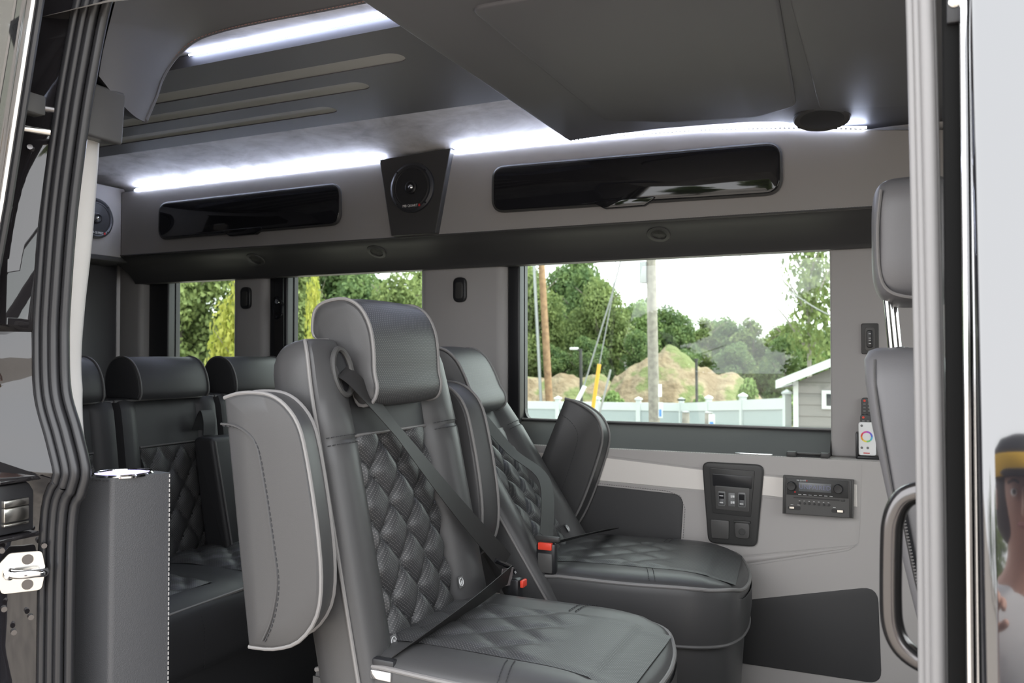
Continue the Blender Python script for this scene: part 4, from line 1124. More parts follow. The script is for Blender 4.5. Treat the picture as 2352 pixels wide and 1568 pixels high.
# seat belt of the near seat
L = near.location
b1 = thing('seat_belt', 'black diagonal lap and shoulder belt on the near seat', 'seat belt', (-0.80, 0.60, 0.50))
top = NB(0.560, 0.012, -0.172) + L; turn = Vector((-0.855, 0.375, 0.985)); bk = Vector((-0.788, 0.752, 0.585))
pts = catmull([top, NB(0.535, 0.030, -0.155) + L, Vector((-0.880, 0.440, 0.905)), Vector((-0.835, 0.590, 0.745)), bk], 10)
sd_ = []
for i in range(len(pts)):
    t = i / (len(pts) - 1)
    a_, b_, c_ = Vector((0.10, 0.80, 0.30)), Vector((-0.35, 0.90, 0.25)), Vector((0.25, 0.62, 0.62))
    sd_.append(a_.lerp(b_, t / 0.5) if t < 0.5 else b_.lerp(c_, (t - 0.5) / 0.5))
part(b1, 'shoulder_strap', ribbon(pts, sd_, [0.040 + 0.005 * min(1, i / 12) for i in range(len(pts))], 0.0014), 'webbing')
lap0 = bk + Vector((0.012, -0.004, -0.025)); lap1 = Vector((-0.795, 0.285, 0.520))
part(b1, 'lap_strap', slerp_ribbon(lap0, lap1, (0.25, 0.1, 0.95), (0.75, -0.1, 0.65), 16, 0.045, Vector((0.02, 0, 0.010))), 'webbing')
# tongue plate and buckle
tn = [bk + Vector(q) for q in ((-0.010, -0.036, 0.012), (0.004, 0.022, -0.016), (0.012, 0.030, -0.030), (0.006, 0.020, -0.040), (-0.004, -0.026, -0.030))]
part(b1, 'tongue', tube(catmull(tn[:3], 6), 0.0055, 8), 'gloss_black')
part(b1, 'tongue_web', slerp_ribbon(bk + Vector((0.002, -0.028, -0.028)), bk + Vector((0.008, 0.018, -0.034)), (0.1, 0, 1), (0.1, 0, 1), 4, 0.040), 'webbing_grey')
bb = thing('belt_buckle', 'black belt buckle with red button beside the near seat', 'belt buckle', (-0.775, 0.775, 0.40), group='belt buckles')
part(bb, 'housing', box(-0.790, -0.762, 0.764, 0.796, 0.475, 0.545, 0.006), 'plastic_black')
part(bb, 'stalk', box(-0.785, -0.767, 0.770, 0.790, 0.38, 0.48, 0.004), 'webbing')
part(bb, 'release_button', box(-0.760, -0.752, 0.768, 0.792, 0.527, 0.543, 0.002), 'button_red')
an = thing('belt_anchor', 'bright edged belt end bracket at the near seat hinge', 'belt anchor', (-0.80, 0.26, 0.48))
part(an, 'bracket', box(-0.822, -0.776, 0.268, 0.286, 0.488, 0.526, 0.005), 'plastic_black')
part(an, 'bright_edge', box(-0.820, -0.778, 0.262, 0.269, 0.492, 0.508, 0.002), 'chrome')

# seat belt of the far seat
L2 = far.location
b2 = thing('seat_belt', 'black shoulder belt hanging down the reclined far seat', 'seat belt', (-0.82, 1.05, 0.50))
FM = Matrix.Rotation(R(6), 4, 'Z')
ft = FM @ FB(0.560, 0.012, -0.100) + L2
pts = catmull([ft, FM @ FB(0.50, 0.022, -0.085) + L2, FM @ FB(0.36, 0.030, -0.030) + L2, Vector((-0.835, 1.10, 0.72)), Vector((-0.775, 0.965, 0.60))], 10)
part(b2, 'shoulder_strap', ribbon(pts, (0.10, 1.0, 0.18), 0.044, 0.0014), 'webbing')
part(b2, 'lap_strap', slerp_ribbon(Vector((-0.765, 0.965, 0.585)), Vector((-0.745, 1.43, 0.535)), (0.8, 0, 0.5), (0.9, 0.0, 0.3), 14, 0.030, Vector((0.03, 0, 0.012))), 'webbing')
bu = thing('belt_buckle', 'black belt buckle with bright red button beside the far seat', 'belt buckle', (-0.765, 0.955, 0.40), group='belt buckles')
part(bu, 'housing', box(-0.796, -0.744, 0.945, 0.968, 0.512, 0.590, 0.007), 'plastic_black')
part(bu, 'face_plate', box(-0.789, -0.751, 0.941, 0.947, 0.518, 0.566, 0.003), 'plastic_light')
part(bu, 'release_button', box(-0.788, -0.752, 0.940, 0.952, 0.574, 0.5915, 0.002), 'button_red')
part(bu, 'tongue', box(-0.800, -0.736, 0.950, 0.964, 0.592, 0.606, 0.004), 'plastic')
part(bu, 'stalk', ribbon([(-0.770, 0.956, 0.514), (-0.778, 0.952, 0.46), (-0.790, 0.948, 0.39)], (1, 0, 0.1), 0.048, 0.003), 'webbing')

# ------------------------------------------------------------------ rear bench
bn = thing('rear_bench', 'black three-place rear bench seat with quilted cushion', 'bench seat', (-1.85, 0.93, 0.0))
YB = [0.530, 0.915, 1.300]
def bench_back(yc):
    sec_ = [(-0.14, -0.185), (-0.14, 0.185), (-0.11, 0.19), (-0.02, 0.19), (0.012, 0.18), (0.018, 0.155), (0.006, 0.125), (-0.006, 0.115), (-0.010, 0.0), (-0.006, -0.115), (0.006, -0.125), (0.018, -0.155), (0.012, -0.18), (-0.02, -0.19), (-0.11, -0.19)]
    rings = []
    for z, k in ((0.36, 1), (0.50, 1), (0.70, 1), (0.84, 1), (0.895, 0.98), (0.918, 0.9), (0.928, 0.7)):
        x0 = -2.00 - 0.13 * (z - 0.55)
        rings.append([Vector((x0 - 0.06 + (d + 0.06) * k, yc + y, z)) for d, y in sec_])
    return loft(rings)
for yc in YB:
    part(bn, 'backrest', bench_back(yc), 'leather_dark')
    def qb(u, v):
        y = -0.112 + 0.224 * u; z = 0.42 + 0.36 * v
        p = y / 0.085 + z / 0.12; q = y / 0.085 - z / 0.12
        h = (1 - (1 - abs(math.sin(PI * p))) ** 2.2) * (1 - (1 - abs(math.sin(PI * q))) ** 2.2)
        return Vector((-2.00 - 0.13 * (z - 0.55) - 0.008 + 0.012 * h, yc + y, z))
    me = mesh_of(grid(qb, 32, 48), 'quilted_insert'); me.transform(Matrix.Translation(-bn.location)); uv_planar(me, lambda c: (c.y, c.z))
    O('quilted_insert', me, 'perforated', bn)
    part(bn, 'insert_piping', tube([(-2.00 - 0.13 * 0.24 - 0.002, yc - 0.115, 0.785), (-2.00 - 0.13 * 0.24 - 0.002, yc + 0.115, 0.785)], 0.003, 6), 'piping_dark')
    part(bn, 'piping', tube([(-2.052, yc - 0.19, 0.921), (-2.048, yc, 0.923), (-2.052, yc + 0.19, 0.921)], 0.004, 6), 'piping_dark')
    hpz = [(-2.150, 0.925), (-2.158, 0.965), (-2.150, 1.010), (-2.125, 1.040), (-2.085, 1.048), (-2.045, 1.030), (-2.020, 0.99), (-2.012, 0.945), (-2.020, 0.925)]
    hpz = [(p.x, p.y) for p in catmull([(a, b, 0) for a, b in hpz], 4)]
    hx = sum(p[0] for p in hpz) / len(hpz); hz = sum(p[1] for p in hpz) / len(hpz)
    rings = [[Vector((hx + (a - hx) * k, yc + y, hz + (b - hz) * k)) for a, b in hpz] for y, k in ((-0.138, 0.85), (-0.135, 0.95), (-0.128, 1.0), (0, 1.02), (0.128, 1.0), (0.135, 0.95), (0.138, 0.85))]
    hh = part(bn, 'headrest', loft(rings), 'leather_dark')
    for y in (-0.130, 0.130):
        O('piping', tube([Vector((hx + (a - hx) * 1.01, yc + y, hz + (b - hz) * 1.01)) for a, b in hpz], 0.003, 6), 'piping_dark', hh, off=bn.location)
def bench_cush(u, v):
    y = 0.34 + 1.15 * u
    pr = [(-2.06, 0.435), (-1.95, 0.460), (-1.80, 0.472), (-1.66, 0.473), (-1.60, 0.467), (-1.555, 0.445), (-1.535, 0.405), (-1.535, 0.33), (-1.545, 0.30)]
    q = catmull([(a, b, 0) for a, b in pr], 4); p = q[int(round(v * (len(q) - 1)))]
    return Vector((p.x, y, p.y + 0.006 * abs(math.sin(PI * (y - 0.34) / 0.383)) * (1 if p.y > 0.435 else 0)))
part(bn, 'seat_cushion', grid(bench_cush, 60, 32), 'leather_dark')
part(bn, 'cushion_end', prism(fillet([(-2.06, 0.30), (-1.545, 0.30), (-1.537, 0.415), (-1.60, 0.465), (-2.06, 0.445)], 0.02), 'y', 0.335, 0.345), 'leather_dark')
part(bn, 'piping', tube([(-1.562, 0.34 + 0.0575 * i, 0.453) for i in range(21)], 0.004, 6), 'piping')
part(bn, 'piping', tube([(-1.548, 0.34 + 0.0575 * i, 0.302) for i in range(21)], 0.0035, 6), 'piping_dark')
for yc in YB:
    def qc(u, v):
        y = -0.135 + 0.27 * u; x = -1.98 + 0.36 * v
        p = y / 0.10 + x / 0.12; q = y / 0.10 - x / 0.12
        h = (1 - (1 - abs(math.sin(PI * p))) ** 2.2) * (1 - (1 - abs(math.sin(PI * q))) ** 2.2)
        e = min(1, min(u, 1 - u) / 0.08) * min(1, min(v, 1 - v) / 0.08)
        zb = 0.4715 if x > -1.82 else 0.4715 - 0.012 * ((-1.82 - x) / 0.13)
        return Vector((x, yc + y, zb + 0.005 + 0.012 * h * e))
    me = mesh_of(grid(qc, 32, 40), 'cushion_quilt'); me.transform(Matrix.Translation(-bn.location)); uv_planar(me, lambda c: (c.x, c.y))
    O('cushion_quilt', me, 'perforated', bn)
    for y in (yc - 0.2,):
        part(bn, 'stitching', stitches([(-1.533, y + 0.22, 0.31), (-1.533, y + 0.22, 0.405), (-1.545, y + 0.22, 0.435)], 0.006, 0.003, 0.001), 'thread_dark', smooth=False)
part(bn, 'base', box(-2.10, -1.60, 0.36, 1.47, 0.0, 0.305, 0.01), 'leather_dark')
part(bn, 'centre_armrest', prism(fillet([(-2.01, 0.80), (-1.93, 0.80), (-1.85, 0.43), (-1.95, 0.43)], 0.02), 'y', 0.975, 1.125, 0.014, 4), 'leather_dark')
part(bn, 'armrest_piping', tube([(-1.928, 0.988, 0.79), (-1.852, 0.988, 0.45)], 0.003, 6), 'piping_dark')
part(bn, 'pull_loop', ribbon(catmull([(-2.03, 1.02, 0.82), (-2.00, 1.02, 0.88), (-1.985, 1.02, 0.85), (-1.985, 1.02, 0.805)], 6), (0, 1, 0), 0.05, 0.003), 'leather_dark')

bn.location.x += 0.05

# ------------------------------------------------------------------ front passenger seat, seen from behind its shoulder
ps = thing('front_passenger_seat', 'dark grey front passenger seat with chrome headrest posts', 'seat', (0.040, 0.575, 0.0), R(-4))
def rbox(c, sx, sy, sz, p=3.2, n=14, lean=0.0):
    bm = bmesh.new(); bmesh.ops.create_cube(bm, size=2.0); bmesh.ops.subdivide_edges(bm, edges=bm.edges[:], cuts=n, use_grid_fill=True)
    for v in bm.verts:
        x, y, z = v.co; r = (abs(x) ** p + abs(y) ** p + abs(z) ** p) ** (1 / p)
        x, y, z = x / r, y / r, z / r
        v.co = Vector((c[0] + x * sx + lean * z * sz, c[1] + y * sy, c[2] + z * sz))
    return bm
hdr = O('headrest', rbox((0.004, 0, 1.235), 0.062, 0.125, 0.102, 4.5), 'leather_sky_sheen', ps)
O('piping', tube(catmull([(-0.039, -0.117, 1.31), (-0.044, -0.121, 1.24), (-0.038, -0.117, 1.165), (-0.006, -0.118, 1.142), (0.044, -0.115, 1.142)], 6), 0.0026, 6), 'piping', hdr)
for y in (-0.065, 0.065):
    O('headrest_post', tube([(-0.036, y, 1.16), (-0.026, y, 1.04)], 0.0068, 14), 'chrome', ps)
    O('post_collar', tube([(-0.027, y, 1.064), (-0.026, y, 1.056)], 0.017, 16), 'plastic', ps)
rings = []
for z, hw, xr, tk in ((0.40, 0.235, 0.085, 0.16), (0.55, 0.235, 0.040, 0.15), (0.70, 0.235, 0.005, 0.14), (0.85, 0.232, -0.028, 0.13), (0.95, 0.225, -0.048, 0.12), (1.01, 0.215, -0.057, 0.112), (1.045, 0.200, -0.060, 0.105), (1.058, 0.185, -0.055, 0.092), (1.063, 0.16, -0.045, 0.07)):
    q = fillet([(xr, -hw), (xr + tk, -hw), (xr + tk, hw), (xr, hw)], 0.028, 5)
    rings.append([Vector((a, b, z)) for a, b in q])
bk_ = O('backrest', loft(rings), 'leather_sky_sheen', ps)
zl = [(0.062, 0.45), (0.022, 0.62), (-0.006, 0.74), (-0.026, 0.85)]
O('zip', tube(catmull([(a + 0.018, -0.2365, b) for a, b in zl], 6), 0.0045, 6), 'plastic_black', bk_)
O('zip_teeth', stitches(catmull([(a + 0.018, -0.2400, b) for a, b in zl], 6), 0.002, 0.0025, 0.0025), 'piping_dark', bk_, smooth=False)
O('side_seam', tube(catmull([(-0.018, -0.231, 0.85), (-0.034, -0.226, 0.95), (-0.042, -0.214, 1.01), (-0.043, -0.199, 1.045)], 6), 0.0022, 6), 'piping_dark', bk_)
O('seat_cushion', rbox((0.33, 0, 0.42), 0.27, 0.25, 0.09, 5), 'leather', ps)
O('seat_base', box(0.10, 0.55, -0.22, 0.22, 0.0, 0.35, 0.02), 'plastic', ps)

# ------------------------------------------------------------------ the yard outside
random.seed(7)
mat('gravel', (0.30, 0.27, 0.24), 0.95, noise_col=(3, (0.22, 0.20, 0.18), 0.4, 0.65))
def ground_z(x, y):
    s = max(0.0, min(1.0, (y - 3.0) / 16.0))
    return -0.65 - 1.6 * s * s * (3 - 2 * s) + (0.10 * noise.noise(Vector((x * 0.08, y * 0.08, 0))) if y > 6 else 0)
gx = [-90, -60, -40] + [-30 + 2 * i for i in range(21)] + [18, 30, 50, 80]
gy = [-80, -50, -30, -15, -8, -4, 0] + [2 + 2 * i for i in range(22)] + [50, 60, 75, 95, 130]
V = [(x, y, ground_z(x, y)) for x in gx for y in gy]; k = len(gy)
gd = O('ground', (V, [(i * k + j, (i + 1) * k + j, (i + 1) * k + j + 1, i * k + j + 1) for i in range(len(gx) - 1) for j in range(k - 1)]), 'gravel')
tag(gd, 'gravel yard around the van', 'ground', kind='structure')

# white vinyl fence
def fence(label, a, b, zt_a, zt_b, n, group):
    f = thing('vinyl_fence', label, 'fence', (a[0], a[1], zt_a - 1.8), group=group)
    A, Bv = Vector((a[0], a[1], 0)), Vector((b[0], b[1], 0)); dr = (Bv - A).normalized()
    ang = math.atan2(dr.y, dr.x)
    def seg(p, q, z0p, z1p, z0q, z1q, th):
        nrm = Vector((-dr.y, dr.x, 0)) * th / 2
        v = []
        for pp, zz in ((p, (z0p, z1p)), (q, (z0q, z1q))):
            for s in (-1, 1):
                for z in zz: v.append((pp.x + nrm.x * s, pp.y + nrm.y * s, z))
        return v, [(0, 1, 3, 2), (4, 6, 7, 5), (0, 4, 5, 1), (2, 3, 7, 6), (0, 2, 6, 4), (1, 5, 7, 3)]
    for i in range(n + 1):
        t = i / n; p = A.lerp(Bv, t); zt = zt_a + (zt_b - zt_a) * t
        po = part(f, 'post', seg(p - dr * 0.075, p + dr * 0.075, zt - 1.85, zt + 0.05, zt - 1.85, zt + 0.05, 0.15), 'vinyl_fence', smooth=False)
        capv = [(p.x + sx * 0.11, p.y + sy * 0.11, zt + h) for h in (0.05, 0.09) for sx, sy in ((-1, -1), (1, -1), (1, 1), (-1, 1))] + [(p.x, p.y, zt + 0.16)]
        O('post_cap', (capv, [(0, 1, 2, 3), (0, 4, 5, 1), (1, 5, 6, 2), (2, 6, 7, 3), (3, 7, 4, 0), (4, 8, 5), (5, 8, 6), (6, 8, 7), (7, 8, 4)]), 'vinyl_fence', po, smooth=False, off=f.location)
        if i < n:
            q = A.lerp(Bv, (i + 1) / n); zq = zt_a + (zt_b - zt_a) * (i + 1) / n
            part(f, 'top_rail', seg(p, q, zt - 0.30, zt - 0.04, zq - 0.30, zq - 0.04, 0.10), 'vinyl_fence', smooth=False)
            part(f, 'panel', seg(p, q, zt - 1.75, zt - 0.30, zq - 1.75, zq - 0.30, 0.04), 'vinyl_fence_panel', smooth=False)
            part(f, 'bottom_rail', seg(p, q, zt - 1.80, zt - 1.65, zq - 1.80, zq - 1.65, 0.10), 'vinyl_fence', smooth=False)
fence('white vinyl fence running behind the yard poles', (-22.0, 26.0), (-6.14, 26.0), -0.62, -0.44, 11, 'white vinyl fence runs')
fence('white vinyl fence run angling closer towards the shed', (-6.14, 26.0), (-2.10, 18.9), -0.44, 0.14, 3, 'white vinyl fence runs')

# earth mounds
def soil():
    m = bpy.data.materials.new('soil'); m.use_nodes = True
    n = m.node_tree; b = n.nodes['Principled BSDF']; b.inputs['Roughness'].default_value = 1.0
    tc = n.nodes.new('ShaderNodeTexCoord')
    t = n.nodes.new('ShaderNodeTexNoise'); t.inputs['Scale'].default_value = 0.9; t.inputs['Detail'].default_value = 8
    r = n.nodes.new('ShaderNodeValToRGB')
    r.color_ramp.elements[0].position = 0.42; r.color_ramp.elements[0].color = (0.17, 0.125, 0.08, 1)
    r.color_ramp.elements[1].position = 0.60; r.color_ramp.elements[1].color = (0.13, 0.15, 0.06, 1)
    e = r.color_ramp.elements.new(0.53); e.color = (0.235, 0.185, 0.125, 1)
    n.links.new(tc.outputs['Object'], t.inputs['Vector']); n.links.new(t.outputs['Fac'], r.inputs[0]); n.links.new(r.outputs[0], b.inputs['Base Color'])
    bp = n.nodes.new('ShaderNodeBump'); bp.inputs['Strength'].default_value = 0.7; bp.inputs['Distance'].default_value = 0.25
    t2 = n.nodes.new('ShaderNodeTexNoise'); t2.inputs['Scale'].default_value = 3.5; t2.inputs['Detail'].default_value = 8
    n.links.new(tc.outputs['Object'], t2.inputs['Vector']); n.links.new(t2.outputs['Fac'], bp.inputs['Height']); n.links.new(bp.outputs[0], b.inputs['Normal'])
    M['soil'] = m
soil()
def mound(label, ridge, y0, wy, grp):
    x0, x1 = ridge[0][0], ridge[-1][0]
    def rz(x):
        for (a, za), (b, zb) in zip(ridge, ridge[1:]):
            if x <= b:
                t = (x - a) / (b - a); t = t * t * (3 - 2 * t); return za + (zb - za) * t
        return ridge[-1][1]
    def fn(u, v):
        x = x0 + (x1 - x0) * u; s = v * 2 - 1; y = y0 + s * wy
        base = -2.35
        h = (rz(x) - base) * max(0.0, 1 - abs(s) ** 1.3)
        nz = noise.fractal(Vector((x * 0.9, y * 0.9, 3.1)), 1.0, 2.1, 5) * 0.32 * (1 - abs(s))
        return Vector((x, y, base + h + nz))
    o = O('earth_mound', grid(fn, 90, 36), 'soil'); tag(o, label, 'mound', grp)
    o.location = (0, 0, 0)
mound('tall sandy earth mound with patches of grass beyond the fence', [(-11.0, -1.6), (-10.18, 0.10), (-9.46, 0.70), (-8.75, 1.05), (-8.05, 1.40), (-7.36, 1.30), (-6.69, 0.72), (-6.03, 0.28), (-5.54, 0.38), (-4.9, -0.08), (-4.27, -0.65), (-3.0, -1.6), (-1.5, -2.2)], 32.0, 3.4, 'earth mounds')
mound('low sandy earth bank behind the brown utility pole', [(-26.0, -0.2), (-20.0, 0.10), (-16.0, 0.16), (-14.0, 0.12), (-12.4, 0.16), (-11.2, 0.14), (-10.5, -0.3), (-9.4, -1.7)], 33.0, 3.0, 'earth mounds')

# ---- trees
def crown(seed, n, blobs, size, flat=0.0):
    rng = random.Random(seed); V, Fc = [], []
    tot = sum(b[3] * b[4] * b[5] for b in blobs) ** 1.0
    for cx, cy_, cz, rx, ry, rz in blobs:
        m = int(n * (rx * ry * rz) / tot) + 20
        for _ in range(m):
            u = Vector((rng.gauss(0, 1), rng.gauss(0, 1), rng.gauss(0, 1))).normalized()
            rr = rng.random() ** 0.28
            lump = 1 + 0.22 * noise.noise(u * 2.3 + Vector((cx, cy_, cz)))
            p = Vector((cx + u.x * rx * rr * lump, cy_ + u.y * ry * rr * lump, cz + u.z * rz * rr * lump))
            s = size * (0.6 + 0.8 * rng.random())
            q = (u * 0.7 + Vector((rng.gauss(0, 1), rng.gauss(0, 1), rng.gauss(0, 1))) * 0.6 + Vector((0, 0, 0.4))).normalized()
            a = q.orthogonal().normalized(); a.rotate(Matrix.Rotation(rng.random() * 6.28, 3, q)); b = q.cross(a)
            k = len(V)
            V += [p + a * s, p + b * s * 0.6 + q * s * 0.15, p - a * s, p - b * s * 0.6 + q * s * 0.15]
            Fc.append((k, k + 1, k + 2, k + 3))
    me = bpy.data.meshes.new('foliage'); me.from_pydata([tuple(v) for v in V], [], Fc)
    return me
def round_blobs(seed, n, R0, H0, H1):
    rng = random.Random(seed); out = []
    for i in range(n):
        t = i / max(n - 1, 1); a = rng.random() * 6.28; z = H0 + (H1 - H0) * t
        w_ = math.sin(PI * (0.18 + 0.72 * t)); d = R0 * 0.62 * w_ * rng.random() ** 0.5
        r = R0 * (0.34 + 0.24 * rng.random()) * (0.6 + 0.4 * w_)
        out.append((d * math.cos(a), d * math.sin(a), z, r, r, r * 0.85))
    return out
def trunk_vf(seed, h, r, nb):
    rng = random.Random(seed)
    pts = [Vector((0.1 * rng.gauss(0, 1) * i / 6, 0.1 * rng.gauss(0, 1) * i / 6, h * i / 6)) for i in range(7)]
    parts = [tube(catmull(pts, 3), lambda t: r * (1 - 0.72 * t), 7)]
    for i in range(nb):
        s = pts[2 + i % 4]; a = rng.random() * 6.28; l = h * (0.22 + 0.15 * rng.random())
        e = s + Vector((math.cos(a) * l, math.sin(a) * l, l * 0.8))
        parts.append(tube([s, s.lerp(e, 0.5) + Vector((0, 0, 0.06 * h)) * 0.3, e], lambda t: r * 0.4 * (1 - 0.7 * t), 5))
    return join(*parts)
KINDS = {}
def kind(name, seed, n, blobs, size, leaf, trunk_h, trunk_r, nb, bark):
    me = crown(seed, n, blobs, size); me.materials.append(M[leaf])
    tm = mesh_of(trunk_vf(seed, trunk_h, trunk_r, nb), 'trunk'); tm.materials.append(M[bark])
    KINDS[name] = (me, tm)
# every kind is about 10 units tall and 7 wide, scaled per tree
kind('broad', 1, 17000, round_blobs(11, 22, 3.6, 2.2, 8.8), 0.145, 'leaf_mid', 8.5, 0.20, 8, 'bark')
kind('dark', 2, 17000, round_blobs(12, 20, 3.3, 2.0, 8.9), 0.145, 'leaf_dark', 8.5, 0.20, 8, 'bark')
kind('pale', 3, 13000, round_blobs(13, 20, 3.4, 2.4, 8.8), 0.145, 'leaf_pale', 8.5, 0.16, 8, 'bark_pale')
kind('slim', 4, 12000, round_blobs(14, 18, 2.2, 1.4, 9.2), 0.135, 'leaf_mid', 9.2, 0.14, 8, 'bark')
kind('sparse', 5, 1700, round_blobs(25, 26, 3.0, 3.6, 9.7), 0.17, 'leaf_mid', 9.9, 0.20, 14, 'bark_pale')
kind('sapling', 6, 5500, round_blobs(16, 22, 3.6, 1.0, 9.2), 0.17, 'leaf_yellow', 9.0, 0.12, 10, 'bark')
kind('shrub', 8, 1500, round_blobs(18, 12, 4.5, 1.5, 8.0), 0.55, 'leaf_pale', 6.0, 0.2, 8, 'bark')
def tree(k, x, y, top, sx, label, group, base=None):
    zb = ground_z(x, y) - 0.1 if base is None else base
    t = thing('tree' if k not in ('shrub',) else 'shrub', label, 'tree' if k != 'shrub' else 'shrub', (x, y, zb), random.random() * 6.28, group)
    h = (top - zb) / 9.9
    t.scale = (sx, sx, h)
    f = O('foliage', KINDS[k][0], None, t); f['kind'] = 'stuff'
    O('trunk', KINDS[k][1], None, t)
    return t
TG = 'trees in the wood beyond the yard'
T = 'in the wood beyond the fence'
BW = 'of the large window'
rows_ = [
 # kind, x, y, top z, width scale, label, group
 ('dark', -24.0, 47, 7.9, 0.75, 'dark green tree mostly hidden by the left frame ' + BW, 'front row of the wood'),
 ('broad', -22.2, 50, 7.4, 0.70, 'tall mid-green tree at the left edge ' + BW, 'front row of the wood'),
 ('broad', -19.8, 46, 6.6, 0.62, 'tall mid-green tree directly behind the brown utility pole', 'front row of the wood'),
 ('dark', -17.6, 50, 6.9, 0.70, 'tall dark green tree between brown pole and guy wires', 'front row of the wood'),
 ('broad', -15.4, 46, 5.8, 0.62, 'mid-green tree behind the slanted guy wires', 'front row of the wood'),
 ('pale', -13.6, 48, 4.6, 0.50, 'pale green tree just left of the grey utility pole', 'front row of the wood'),
 ('dark', -12.0, 49, 4.3, 0.55, 'round dark green tree just right of the grey utility pole', 'front row of the wood'),
 ('slim', -10.4, 52, 3.7, 0.70, 'slim green tree above the right slope of the tall mound', 'front row of the wood'),
 ('dark', -9.0, 53, 3.5, 0.62, 'low dark green tree between two slim green trees', 'front row of the wood'),
 ('slim', -7.6, 52, 3.6, 0.75, 'slim green tree right of the mound at mid distance', 'front row of the wood'),
 ('broad', -6.3, 54, 3.1, 0.55, 'mid-green tree standing left above the shed eave', 'front row of the wood'),
 ('slim', -5.3, 51, 3.3, 0.70, 'slim green tree directly above the shed eave', 'front row of the wood'),
 ('pale', -4.2, 48, 2.5, 0.50, 'low pale green tree just behind the shed roof', 'front row of the wood'),
 ('dark', -2.9, 52, 2.9, 0.60, 'dark green tree behind the shed at the right edge ' + BW, 'front row of the wood'),
 ('broad', -1.2, 50, 3.4, 0.60, 'mid-green tree beyond the shed ridge', 'front row of the wood'),
 ('dark', 1.5, 50, 4.6, 0.7, 'dark green tree behind the front grey pillar', 'front row of the wood'),
 ('dark', -21.5, 58, 9.0, 0.9, 'tallest dark tree at the back left ' + BW, 'back row of the wood'),
 ('broad', -27.5, 56, 9.5, 1.0, 'tall tree at the back hidden by the wide grey pillar', 'back row of the wood'),
 ('dark', -16.5, 58, 5.4, 0.8, 'dark tree at the back behind the grey utility pole', 'back row of the wood'),
 ('dark', -11.0, 60, 4.0, 0.8, 'dark tree at the back above the tall mound', 'back row of the wood'),
 ('dark', -6.0, 62, 3.6, 0.8, 'dark tree at the back above the shed', 'back row of the wood'),
 ('broad', -16.4, 25.0, 4.3, 0.50, 'bushy mid-green tree at the right side of the middle window', 'trees in the rear side windows'),
 ('dark', -18.6, 25.5, 4.7, 0.52, 'dark green tree above the near seat headrest', 'trees in the rear side windows'),
 ('broad', -21.0, 24.5, 5.6, 0.62, 'mid-green tree at the left side of the middle window', 'trees in the rear side windows'),
 ('dark', -23.5, 26.0, 6.4, 0.66, 'dark green tree behind the narrow pillar lamp', 'trees in the rear side windows'),
 ('broad', -25.0, 23.0, 6.6, 0.70, 'mid-green tree filling the narrow rear window', 'trees in the rear side windows'),
 ('dark', -28.5, 26.0, 8.0, 0.85, 'dark tall tree at the back of the narrow rear window', 'trees in the rear side windows'),
 ('dark', -24.5, 33.0, 8.0, 0.9, 'tall dark tree at the back of the middle window', 'trees in the rear side windows'),
 ('dark', -30.0, 34.0, 9.5, 1.0, 'tall dark tree far behind the black belt post', 'trees in the rear side windows'),
 ('broad', -19.0, 33.0, 6.2, 0.8, 'tall mid-green tree behind the wide grey pillar edge', 'trees in the rear side windows'),
]
for kk, x, y, top, sx, lab, grp in rows_:
    tree(kk, x, y, top, sx, lab, grp)
for i in range(9):
    tree('dark', -25.5 + 2.6 * i, 42.5 + 1.2 * (i % 2), 2.2 + 0.5 * (i % 3) - 0.12 * i, 0.42, 'low dark tree at the shady edge of the wood behind the mounds', 'low dark trees at the edge of the wood')
tree('sparse', -3.3, 40.0, 8.2, 0.62, 'tall sparse-leaved tree with pale trunk at the right of the large window', None)
tree('sapling', -9.02, 9.0, 2.75, 0.18, 'bright yellow-green young tree seen past the narrow pillar', None)
tree('sapling', -8.05, 9.4, 2.35, 0.07, 'yellow-green sapling half hidden behind the black window post', None)
for x, y, top, s, lab in ((-8.9, 27.5, -0.05, 0.14, 'low yellow-green bush at the foot of the mound left of grey pole'), (-4.4, 29.0, 0.45, 0.12, 'leafy yellow-green bush right of the earth mound'), (-3.2, 29.0, -0.15, 0.16, 'low pale bush behind the fence near the shed'), (-5.9, 28.2, -0.2, 0.12, 'small green bush on the mound right of grey pole')):
    tree('shrub', x, y, top, s, lab, None, base=-1.6)
# trees across the road behind the photographer, mirrored in the black paint
for i in range(9):
    tree('dark' if i % 2 else 'broad', -34 + 8.0 * i, -34 - 3 * (i % 2), 3.6 + 0.8 * (i % 3), 0.9, 'roadside tree behind the photographer seen only in reflections', 'roadside trees behind the photographer')

# ---- poles, wires, lamp
def pole(t, name, a, b, r0, r1, m, n=12):
    return part(t, name, tube([a, Vector(a).lerp(Vector(b), 0.5), b], lambda s: r0 + (r1 - r0) * s, n), m)
p1 = thing('utility_pole', 'brown wooden utility pole with grey conduit', 'pole', (-11.93, 29.0, -2.3))
pole(p1, 'shaft', (-11.90, 29.0, -2.3), (-12.42, 29.0, 6.5), 0.155, 0.12, 'wood_pole')
pole(p1, 'conduit', (-12.20, 28.86, -2.3), (-12.68, 28.88, 6.5), 0.065, 0.065, 'galvanised', 8)
p2 = thing('utility_pole', 'weathered grey utility pole with box and tags', 'pole', (-5.47, 20.0, -2.25))
pole(p2, 'shaft', (-5.45, 20.0, -2.25), (-5.60, 20.0, 6.5), 0.150, 0.115, 'weathered_pole', 16)
part(p2, 'metal_box', box(-5.83, -5.64, 19.85, 20.1, 2.94, 3.50, 0.02), 'galvanised')
part(p2, 'tag_plate', box(-5.32, -5.24, 19.80, 19.84, 0.02, 0.34), 'guard_white', smooth=False)
part(p2, 'tag_plate', box(-5.32, -5.22, 19.80, 19.84, -0.52, -0.12), 'shed_white', smooth=False)
